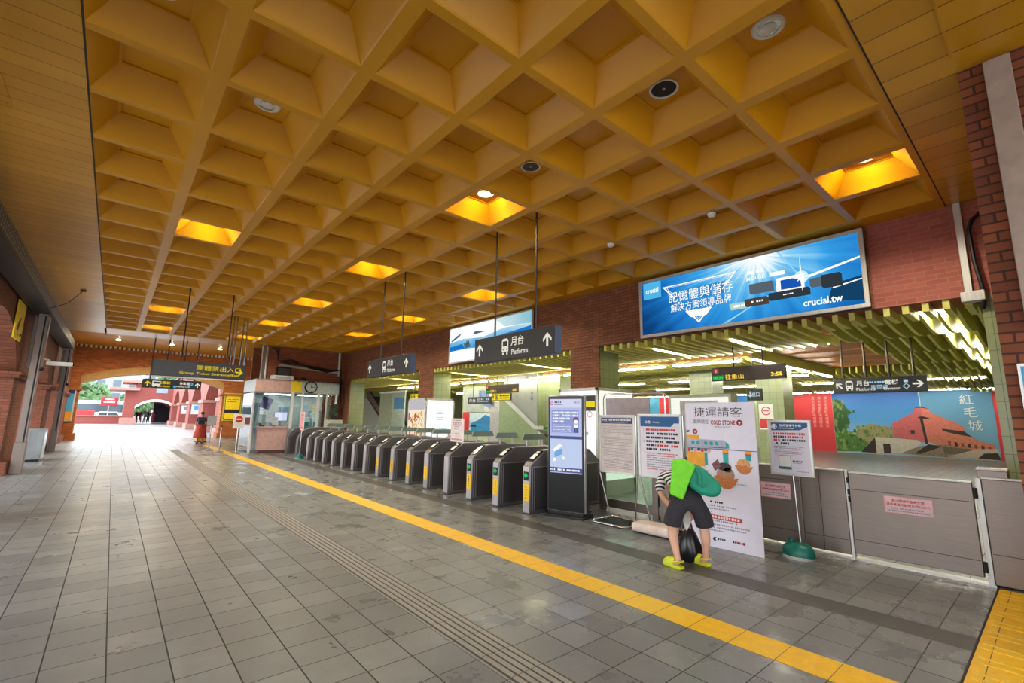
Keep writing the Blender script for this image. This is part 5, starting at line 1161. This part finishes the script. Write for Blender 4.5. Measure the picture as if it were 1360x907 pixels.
m.use(M_ink); m.lines(-.16, .12, .425, .016, -.003, seed=1); m.lines(-.1, .05, .3, .014, -.003, seed=2); m.lines(-.11, .04, .25, .014, -.003, seed=3); m.use(M_grayp); m.lines(-.1, .08, .17, .012, -.003, seed=4); m.use(P('print maroon', 'a03a4c', .5)); m.lines(-.19, .19, .05, .03, -.003, seed=5); m.build('print', t)
MB(M_chrome).box(-.02, .02, .012, .03, -.04, .1).build('clip', t)
# escalator and green glass enclosure far behind
t = thing('escalator', 'dark escalator descending beside the green glass panels far behind the gates', 'escalator', (12.9, 0, 0))
MB(P('escalator truss', 'b9bdb2', .4, .3)).prism([(27.2, 0), (27.2, .45), (30.9, 2.75), (31.9, 2.75), (31.9, 0)], .3, .36, 'yz').build('truss_panel', t)
m = MB(P('escalator step', '33302e', .5))
for k in range(16): m.box(.36, 1.4, 27.5 + k * .22, 27.5 + (k + 1) * .22, .2, .75 + .14 * k)
m.build('steps', t)
for x in (.3, 1.45): MB(M_blackm).tube([(x, 27.2, .95), (x, 27.5, 1.3), (x, 31.0, 3.55)], .05, 8).build('handrail', t)
for x in (.33, 1.42): MB(P('escalator side', '8a6f66', .3, .3)).prism([(27.3, .75), (27.5, 1.25), (31, 3.5), (31, 2.9)], x - .015, x + .015, 'yz').build('balustrade', t)
t = thing('glass_enclosure', 'pair of green glazed panels with a blue print beside the escalator', 'glass panel', (11.4, 0, 0))
for a, b, c in ((21.9, 23.25, 'c4dbc6'), (23.3, 24.85, 'b9d0b0')): MB(P('green glass ' + c, c, .12)).box(0, .06, a, b, .1, 2.75).build('panel', t, bevel=.005)
MB(M_steelw).box(-.02, .08, 21.85, 24.9, 2.75, 2.85).build('header', t); MB(M_steelw).box(-.02, .08, 21.85, 24.9, 0, .1).build('sill', t); m = MB(M_cyan); m.box(-.012, -.002, 22.0, 23.1, 1.9, 2.5); m.build('print', t)
# ------------------------------------------------------------------ people
def skin_mesh(name, pts, edges, mat, parent, sub=2, root=0):
    me = bpy.data.meshes.new('tmp'); me.from_pydata([p[:3] for p in pts], edges, [])
    o = bpy.data.objects.new('tmp', me); C.objects.link(o)
    s = o.modifiers.new('skin', 'SKIN'); s.use_smooth_shade = True; s.branch_smoothing = .3
    for i, p in enumerate(pts):
        v = me.skin_vertices[0].data[i]; r = p[3]; v.radius = r if isinstance(r, tuple) else (r, r); v.use_root = (i == root)
    q = o.modifiers.new('sub', 'SUBSURF'); q.levels = sub; q.render_levels = sub
    dg = bpy.context.evaluated_depsgraph_get(); dg.update()
    n = bpy.data.meshes.new_from_object(o.evaluated_get(dg)); bpy.data.objects.remove(o); bpy.data.meshes.remove(me)
    n.name = name; n.materials.clear(); n.materials.append(mat)
    for p in n.polygons: p.use_smooth = True; p.material_index = 0
    r = bpy.data.objects.new(name, n); C.objects.link(r); r.parent = parent; return r
class Sk:
    def __init__(s): s.p = []; s.e = []
    def v(s, x, y, z, r, par=None):
        s.p.append((x, y, z, r)); i = len(s.p) - 1
        if par is not None: s.e.append((par, i))
        return i
    def chain(s, par, pts):
        for p in pts: par = s.v(*p, par)
        return par
    def hand(s, wrist, base, d, side, up):
        """palm with four unequal bent fingers and a thumb; d = direction of the fingers, side = towards the thumb, up = back of the hand"""
        d, side, up = (Vector(q).normalized() for q in (d, side, up)); b = Vector(base)
        palm = s.v(*(b + d * .035), (.03, .018), wrist); k = s.v(*(b + d * .07), (.033, .016), palm)
        for q, ln in zip((-.026, -.009, .009, .026), (.052, .066, .07, .062)):
            p0 = b + d * .085 + side * q; p1 = p0 + d * ln * .45 - up * .004; p2 = p1 + d * ln * .25 - up * ln * .3; p3 = p2 - up * ln * .3 + d * .004
            s.chain(k, [(*p0, .0095), (*p1, .009), (*p2, .0085), (*p3, .0075)])
        t0 = b + d * .03 + side * .034; t1 = t0 + d * .025 + side * .02 - up * .01; t2 = t1 + d * .024 - up * .014
        s.chain(palm, [(*t0, .012), (*t1, .0105), (*t2, .009)])
M_skin = P('skin', 'd9a58a', .5, var=.06); M_hair = P('black hair', '1c1613', .6); M_short = P('charcoal shorts cloth', '2f2d33', .85, var=.15, scale=40)
def stripes():
    t = NT('striped shirt'); o = t.n('ShaderNodeTexCoord').outputs['Object']; x, y, z = t.sep(o)
    f = t.math('FRACT', t.math('MULTIPLY', t.math('ADD', z, t.math('MULTIPLY', y, .6)), 22)); t.bsdf(t.mix(t.math('GREATER_THAN', f, .5), rgb('e8e4e2'), rgb('26232a')), .8); return t.m
pr = thing('person', 'person in dark shorts and lime clogs bending forward over a black bag', 'person', (4.83, 2.72, 0), -1.051)
b = Sk(); pel = b.v(0, -.02, .70, .1)
body_l = b.chain(pel, [(-.095, -.02, .66, .085), (-.13, -.02, .54, .075), (-.165, 0, .40, .052), (-.16, -.05, .29, .054), (-.13, -.11, .14, .034), (-.115, -.13, .075, .033), (-.165, -.09, .045, .033), (-.235, -.03, .03, .03)])
body_r = b.chain(pel, [(.1, .0, .66, .085), (.13, .03, .54, .075), (.155, .08, .40, .052), (.165, .05, .29, .054), (.16, .07, .14, .034), (.155, .085, .075, .033), (.11, .13, .045, .033), (.05, .20, .03, .03)])
sp = b.chain(pel, [(-.04, .08, .78, .105), (-.09, .2, .86, .12), (-.14, .31, .89, .11)])
nk = b.chain(sp, [(-.16, .38, .88, .05)])
hd = b.chain(nk, [(-.175, .44, .84, .075), (-.185, .5, .79, .088), (-.19, .53, .73, .075)])
b.chain(hd, [(-.19, .57, .70, .02)])
sl = b.chain(sp, [(-.26, .3, .87, .055), (-.3, .27, .76, .045), (-.27, .25, .66, .038), (-.15, .24, .53, .034), (-.07, .235, .46, .024)])
b.hand(sl, (-.06, .235, .45), (.55, 0, -.8), (.3, -.9, .1), (-.6, -.2, .3))
sr_ = b.chain(sp, [(-.0, .38, .87, .055), (.06, .4, .75, .045), (.09, .38, .65, .038), (.06, .31, .53, .034), (.04, .26, .46, .024)])
b.hand(sr_, (.035, .255, .45), (-.4, -.1, -.8), (-.2, -.9, 0), (.6, .3, .2))
skin_mesh('body', b.p, b.e, M_skin, pr)
s = Sk(); a = s.v(0, -.02, .71, .118); s.chain(a, [(-.1, -.03, .65, .112), (-.135, -.03, .54, .105), (-.17, -.01, .415, .1), (-.172, -.01, .40, .098)])
s.chain(a, [(.105, -.0, .65, .112), (.14, .02, .54, .105), (.165, .06, .415, .1), (.167, .06, .40, .098)]); s.chain(a, [(-.02, .05, .77, .12), (-.03, .08, .79, .115)])
skin_mesh('shorts', s.p, s.e, M_short, pr)
s = Sk(); a = s.v(-.04, .08, .785, .118); c = s.chain(a, [(-.09, .2, .865, .132), (-.14, .31, .895, .122), (-.155, .36, .89, .08)])
s.chain(2, [(-.255, .3, .875, .07), (-.3, .27, .77, .062), (-.285, .26, .70, .058)]); s.chain(2, [(-.0, .38, .875, .07), (.06, .4, .76, .062), (.08, .39, .69, .058)])
skin_mesh('shirt', s.p, s.e, stripes(), pr)
s = Sk(); a = s.v(-.172, .44, .865, .085); s.chain(a, [(-.182, .475, .83, .1), (-.185, .505, .785, .085)]); skin_mesh('hair', s.p, s.e, M_hair, pr)
M_clog = P('lime clog rubber', 'c8d21e', .45, var=.06)
def clog(ax, ay, ang):
    R = Matrix.Translation((ax, ay, 0)) @ Matrix.Rotation(ang, 4, 'Z'); T = lambda x, y, z: tuple(R @ Vector((x, y, z)))
    out = [(-.034, -.05), (0, -.06), (.034, -.05), (.04, .02), (.05, .11), (.046, .165), (.022, .195), (-.018, .195), (-.042, .165), (-.046, .1), (-.038, .02)]
    m = MB(M_clog); n = len(out); vs = []
    for z, k in ((.003, .94), (.012, 1.0), (.026, 1.0), (.034, .95)): vs += [T(x * k, (y - .07) * k + .07, z) for x, y in out]
    m.add(vs, [tuple(range(n - 1, -1, -1)), tuple(range(3 * n, 4 * n))] + [(i * n + k, i * n + (k + 1) % n, (i + 1) * n + (k + 1) % n, (i + 1) * n + k) for i in range(3) for k in range(n)])
    q = 11; vs = []
    for yy, w_, hh in ((.035, .045, .07), (.07, .05, .076), (.11, .051, .07), (.15, .046, .056), (.178, .034, .036), (.192, .018, .012)):
        vs += [T(w_ * math.cos(PI * k / (q - 1)), yy, .028 + hh * math.sin(PI * k / (q - 1))) for k in range(q)]
    m.add(vs, [(i * q + k, i * q + k + 1, (i + 1) * q + k + 1, (i + 1) * q + k) for i in range(5) for k in range(q - 1)] + [tuple(range(5 * q, 6 * q))])
    c = m.build('clog', pr, smooth=60); s = MB(M_clog).tube([T(-.043, .05, .06), T(-.04, -.0, .075), T(-.03, -.045, .082), T(0, -.058, .084), T(.03, -.045, .082), T(.04, 0, .075), T(.043, .05, .06)], .007, 8); s.build('heel_strap', c, smooth=True)
    h = MB(P('clog vent', '6f7412', .6))
    for x, y in ((-.02, .1), (.02, .1), (0, .13), (-.018, .15), (.018, .15)): h.blob(T(x, y, .1 - abs(x) * .4 - (y - .1) * .35), .006, 1, 0, 1)
    h.build('vents', c)
clog(-.118, -.12, .86); clog(.152, .095, .8)
bp = thing('backpack', 'teal backpack with a bright lime flap on the back of the bending person', 'backpack', (4.83, 2.72, 0), -1.051)
def bag(pts, y0, y1, name, mat, parent, bev):
    m = MB(mat); m.prism(pts, y0, y1); o = m.build(name, parent, bevel=bev, seg=3, clean=True, smooth=60); return o
M_lime = P('lime fabric', '76dc1c', .55, var=.1, scale=12); M_tealb = P('teal fabric', '0f8f72', .6, var=.15, scale=14)
bag([(-.135, 1.10), (-.03, 1.115), (.095, 1.05), (.03, .9), (-.045, .70), (-.175, .755), (-.16, .9)], -.2, .02, 'lime_flap', M_lime, bp, .016)
bag([(.07, 1.07), (.17, 1.02), (.32, .88), (.335, .83), (.315, .765), (.24, .735), (.12, .765), (.03, .83), (.0, .9)], -.17, .1, 'main_bag', M_tealb, bp, .05)
MB(M_tealb).tube([(.1, -.18, 1.03), (.13, -.19, .95), (.12, -.185, .88), (.16, -.18, .85)], .018, 8).build('folded_strap', bp, smooth=True)
MB(M_blackm).tube([(-.155, -.1, .76), (-.16, -.1, .66), (-.157, -.1, .63)], .005, 6).build('strap_end', bp)
bb = thing('carrier_bag', 'black carrier bag standing on the floor between the legs of the bending person', 'bag', (5.02, 2.82, 0), -1.051)
m = MB(P('black bag plastic', '17161a', .28, var=.3, scale=30)); n = 18; prof = [(.085, 0), (.115, .03), (.12, .12), (.1, .22), (.06, .3), (.03, .34)]; vs = []; q = random.Random(2)
for r_, z in prof:
    for k in range(n): a = 2 * PI * k / n; w_ = r_ * (1 + .14 * math.sin(5 * a + z * 20) + q.uniform(-.08, .08)); vs.append((w_ * math.cos(a) * 1.0, w_ * math.sin(a) * .75, z))
m.add(vs, [(i * n + k, i * n + (k + 1) % n, (i + 1) * n + (k + 1) % n, (i + 1) * n + k) for i in range(5) for k in range(n)] + [tuple(range(n - 1, -1, -1)), tuple(range(5 * n, 6 * n))]); m.build('sack', bb, smooth=50)
for d in (-.03, .03): MB(M_blackm).tube([(d, 0, .32), (d * .6, 0, .39), (0, 0, .42)], .012, 6).build('handle', bb, smooth=True)
wp = thing('paper_sheet', 'white paper hanging between the legs of the bending person', 'paper', (4.95, 2.79, 0), -1.051)
m = MB(M_white); m.prism([(-.05, .64), (.02, .62), (.03, .42), (-.02, .33), (-.05, .4)], 0, .006); m.build('sheet', wp)
# person walking out through the far arch
w = thing('person', 'person in a long red skirt and purple top walking towards the far arch', 'person', (3.5, 28.4, 0), -.15)
b = Sk(); pel = b.v(0, 0, .82, .1)
b.chain(pel, [(-.09, 0, .74, .08), (-.1, .05, .45, .055), (-.1, .0, .25, .045), (-.1, -.06, .07, .035), (-.1, .03, .04, .035), (-.1, .1, .03, .03)])
b.chain(pel, [(.09, 0, .74, .08), (.1, .12, .45, .055), (.1, .16, .25, .045), (.1, .17, .07, .035), (.1, .26, .04, .035), (.1, .33, .03, .03)])
sp = b.chain(pel, [(0, .01, 1.0, .1), (0, .02, 1.22, .12)]); nk = b.chain(sp, [(0, .02, 1.36, .045), (0, .03, 1.44, .08), (0, .03, 1.53, .085)]); b.chain(nk, [(0, .12, 1.5, .02)])
for sd in (-1, 1):
    e = b.chain(sp, [(sd * .17, .02, 1.28, .055), (sd * .22, .0, 1.05, .042), (sd * .21, .1, .86, .03)]); b.hand(e, (sd * .21, .11, .85), (0, .4, -.9), (0, 1, .2), (sd, 0, 0))
skin_mesh('body', b.p, b.e, M_skin, w)
MB(P('red skirt', 'd8564a', .8, var=.2, scale=12)).lathe([(.15, 1.02), (.2, .85), (.25, .6), (.3, .3), (.29, .28)]).build('skirt', w, smooth=True)
s = Sk(); a = s.v(0, .0, .98, .13); s.chain(a, [(0, .01, 1.1, .135), (0, .02, 1.24, .145), (0, .02, 1.33, .08)])
for sd in (-1, 1): s.chain(2, [(sd * .17, .02, 1.28, .07), (sd * .22, 0, 1.06, .058)])
skin_mesh('top', s.p, s.e, P('purple top', '8a5590', .8, var=.2), w)
s = Sk(); a = s.v(0, .0, 1.5, .1); s.chain(a, [(0, .02, 1.57, .1), (0, -.03, 1.42, .07)]); skin_mesh('hair', s.p, s.e, P('brown hair', '6a4a2e', .7), w)
for sd, y in ((-.1, .02), (.1, .25)): MB(M_dark).box(sd - .045, sd + .045, y - .12, y + .14, 0, .07).build('shoe', w, bevel=.02)
k = thing('backpack', 'small dark backpack on the person walking under the far arch', 'backpack', (3.5, 28.4, 0), -.15); MB(P('grey backpack', '4a4552', .7)).box(-.15, .15, -.3, -.13, .95, 1.32).build('main_bag', k, bevel=.04, seg=3); MB(M_dark).box(-.1, .1, -.33, -.3, 1.0, 1.15).build('pocket', k, bevel=.015)

# ------------------------------------------------------------------ courtyard beyond the arch
m = MB(strip_mat('courtyard paving', '9a9694', 'aeaaa8', .25, 1.2, jw=.01, joint='9a9592')); m.box(-60, 60, 35.2, 160, -.15, -.02); struct(m.build('ground'))
m = MB(strip_mat('side paving', 'b8b4b0', 'c9c5c2', .4, 1.2, jw=.01, joint='8a8582')); m.box(-60, -3.3, -30, 35.2, -.15, -.03); m.box(-3.3, 40, -30, -6, -.15, -.03); struct(m.build('ground'))
# covered walk on the right side of the courtyard
m = MB(M_brickpink); PA = [(36.5 + 8.6 * k, 38.6 + 8.6 * k) for k in range(5)]
def arcade_y(m, x0, x1, piers, spring, crown, top, seg=10):
    arcade(m, x0, x1, piers, spring, crown, top, 0, seg)
m.use(M_pink); arcade_y(m, 5.6, 6.5, PA, 2.5, 4.1, 5.6); m.use(M_brickpink)
for a, b_ in PA: m.box(5.5, 6.6, a - .1, b_ + .1, 0, 2.35); m.use(M_pinkl); m.box(5.4, 6.7, a - .2, b_ + .2, 2.35, 2.6); m.box(5.35, 6.7, a - .25, b_ + .25, 0, .5); m.use(M_brickpink)
m.use(M_pinkl); m.box(9.5, 9.7, 36, 74, 0, 5.6); m.box(5.6, 9.7, 36, 74, 5.4, 5.7)
tag(m.build('arcade_building'), 'pink brick arcade with round arches along the right side of the courtyard', 'building')
for k in (2, 3):
    t = thing('framed_poster', 'white framed notice on a pier of the courtyard arcade, %s' % ('nearer of the two' if k == 2 else 'farther of the two'), 'poster', (6.0, PA[k][0] - .12, 1.4)); MB(M_white).box(-.35, .35, -.04, 0, 0, .9).build('board', t); m = MB(M_cyan if k == 2 else M_grayp); m.rect(-.15, .2, .4, .8, -.045); m.build('print', t)
# gate building across the courtyard
bt = thing('gate_building', 'pink brick gate building with a wide low arch across the courtyard', 'building', (0, 76, 0))
m = MB(M_brickpink); bx0, bx1 = 2.05, 6.3; m.box(1.0, bx0, 0, 9, 0, 4.2); m.box(bx1, 11, 0, 9, 0, 5.6); n = 14; xx = [bx0 + (bx1 - bx0) * k / n for k in range(n + 1)]
for k in range(n): m.prism([(xx[k], arch_z(xx[k], bx0, bx1, 2.0, 2.9)), (xx[k + 1], arch_z(xx[k + 1], bx0, bx1, 2.0, 2.9)), (xx[k + 1], 5.2), (xx[k], 5.2)], 0, 9)
m.build('wall', bt)
m = MB(M_white)
for k in range(n): m.prism([(xx[k], arch_z(xx[k], bx0, bx1, 2.0, 2.9) - .02), (xx[k + 1], arch_z(xx[k + 1], bx0, bx1, 2.0, 2.9) - .02), (xx[k + 1], arch_z(xx[k + 1], bx0, bx1, 2.0, 2.9) + .28), (xx[k], arch_z(xx[k], bx0, bx1, 2.0, 2.9) + .28)], -.08, .1)
m.build('arch_band', bt)
MB(M_pinkl).box(-.6, 2.3, -1.2, 6, 4.2, 4.5).build('canopy_roof', bt); MB(M_pinkl).box(.6, 3.2, -.6, 6, 5.2, 5.5).build('upper_roof', bt); MB(P('window grey', '8d9aa6', .4)).box(4.0, 5.2, -.06, 0, 4.0, 5.0).build('window', bt); MB(M_pinkl).box(.7, 2.3, -.4, .2, 0, .8).build('plinth', bt)
m = MB(P('passage dark', '4d4a5a', .8)); m.box(4.4, bx1, 8.5, 8.8, 0, 3.2); m.build('passage_wall', bt)
for k in range(5):
    t = thing('person', 'distant person standing in the gate building passage', 'person', (2.5 + k * .42, 80 + (k % 2), 0), 0, 'people in the far gate passage'); s = Sk(); a = s.v(0, 0, .85, .14); s.chain(a, [(-.09, 0, .45, .08), (-.09, 0, .05, .06)]); s.chain(a, [(.09, .05, .45, .08), (.09, .05, .05, .06)]); c = s.chain(a, [(0, 0, 1.3, .17), (0, 0, 1.45, .06), (0, 0, 1.58, .1)])
    for sd in (-1, 1): s.chain(6, [(sd * .2, 0, 1.25, .06), (sd * .24, .05, .9, .045)])
    skin_mesh('body', s.p, s.e, [P('dark clothes', '3b3c46', .8), P('red clothes', 'a8484c', .8), P('grey clothes', '8c8c92', .8)][k % 3], t, 1)
# street: bus, wall, sign, trees, flats
bs = thing('bus', 'long white and dark bus passing behind the courtyard wall', 'bus', (-6.5, 92, 0))
MB(P('bus white', 'e6e8ea', .3)).box(-9, 8, 0, 2.5, .4, 3.1).build('body', bs, bevel=.15, seg=3); MB(P('bus glass', '3c4c56', .1)).box(-8.7, 7.7, -.02, .02, 1.4, 2.6).build('window_band', bs); MB(M_red).box(1.0, 4.5, -.03, .02, .9, 1.6).build('red_panel', bs)
for x in (-6.5, 5): MB(M_blackm).tube([(x, -.05, .5), (x, .4, .5)], .5, 18).build('wheel', bs)
t = thing('car', 'white car behind the courtyard wall next to the gate building', 'car', (-.2, 86, 0)); MB(M_white).prism([(-2, .3), (2, .3), (2, .9), (1.2, 1.0), (.7, 1.5), (-1.2, 1.5), (-1.7, .95), (-2, .9)], 0, 1.7).build('body', t, bevel=.06, seg=2); MB(P('bus glass', '3c4c56', .1)).prism([(-1.3, 1.0), (.9, 1.0), (.6, 1.4), (-1.1, 1.4)], -.02, .01).build('windows', t)
for x in (-1.2, 1.2): MB(M_blackm).tube([(x, -.02, .32), (x, .2, .32)], .32, 16).build('wheel', t)
m = MB(M_brickpink); m.box(-30, 1.2, 78, 78.5, 0, .9); m.use(M_pinkl); m.box(-30, 1.2, 77.9, 78.6, .9, 1.0); struct(m.build('wall_courtyard'))
t = thing('street_sign', 'red street sign by the roofed corner of the gate building', 'sign', (-.5, 84, 0)); MB(M_red).box(-.9, .9, 0, .1, 2.3, 3.5).build('board', t, bevel=.05); MB(M_grey).tube([(0, .05, 0), (0, .05, 2.3)], .06).build('pole', t); m = MB(M_white); m.rect(-.6, .6, 2.7, 2.9, -.01); m.rect(-.5, .5, 3.1, 3.25, -.01); m.build('print', t)
def tree(x, y, h, r, seed, label):
    t = thing('tree', label, 'tree', (x, y, 0), 0, 'street trees'); q = random.Random(seed); m = MB(P('tree leaf %d' % (seed % 2), ['47683c', '567548'][seed % 2], .7, var=.4, scale=3))
    for k in range(60):
        a, b_, c = q.gauss(0, .42), q.gauss(0, .42), q.gauss(0, .36); m.blob((a * r, b_ * r, h + c * r), r * q.uniform(.14, .3), seed * 99 + k, .45, 2)
    m.build('crown', t); MB(P('bark', '6a5a4c', .9)).tube([(0, 0, 0), (.1, 0, h * .5), (0, 0, h)], [.25, .2, .12], 8).build('trunk', t)
tree(-3.4, 100, 3.7, 2.7, 1, 'rounded green tree behind the bus, largest of the street trees'); tree(2.2, 104, 3.2, 1.9, 2, 'small tree behind the roofed corner of the gate building'); tree(8.5, 125, 8.5, 2.6, 4, 'tall pale tree rising over the gate building roof'); tree(5.2, 112, 3.0, 2.6, 5, 'low tree seen through the gate building passage')
def flats(x, y, w_, h, label, col):
    t = thing('apartment_block', label, 'building', (x, y, 0)); MB(P('flats ' + col, col, .7)).box(-w_ / 2, w_ / 2, 0, 8, 0, h).build('wall', t)
    for i in range(int(w_ / 3)):
        for j in range(int(h / 3.2)): MB(P('flats window', '55626c', .3)).box(-w_ / 2 + .8 + i * 3, -w_ / 2 + 2.3 + i * 3, -.1, 0, 1.2 + j * 3.2, 2.8 + j * 3.2).build('window', t)
    MB(P('flats roof', 'b5b3b0', .7)).box(-w_ / 2 - .3, w_ / 2 + .3, -.3, 8.3, h, h + .4).build('roof', t)
flats(-3, 150, 15, 16.5, 'pale apartment block behind the big tree, nearer of two', '8f9494'); flats(12, 170, 12, 14, 'grey apartment block far behind the gate building', '868e96')

# ------------------------------------------------------------------ sky and sun behind cloud
wd = bpy.data.worlds.new('overcast sky'); bpy.context.scene.world = wd; wd.use_nodes = True; nt = wd.node_tree; nt.nodes.clear()
tc = nt.nodes.new('ShaderNodeTexCoord'); sx = nt.nodes.new('ShaderNodeSeparateXYZ'); nt.links.new(tc.outputs['Generated'], sx.inputs[0])
rp = nt.nodes.new('ShaderNodeValToRGB'); nt.links.new(sx.outputs[2], rp.inputs[0])
rp.color_ramp.elements[0].position = 0; rp.color_ramp.elements[0].color = (.93, .97, 1, 1); rp.color_ramp.elements[1].position = .7; rp.color_ramp.elements[1].color = (.8, .9, 1, 1)
bg = nt.nodes.new('ShaderNodeBackground'); bg.inputs[1].default_value = SKY; nt.links.new(rp.outputs[0], bg.inputs[0]); ow = nt.nodes.new('ShaderNodeOutputWorld'); nt.links.new(bg.outputs[0], ow.inputs[0])
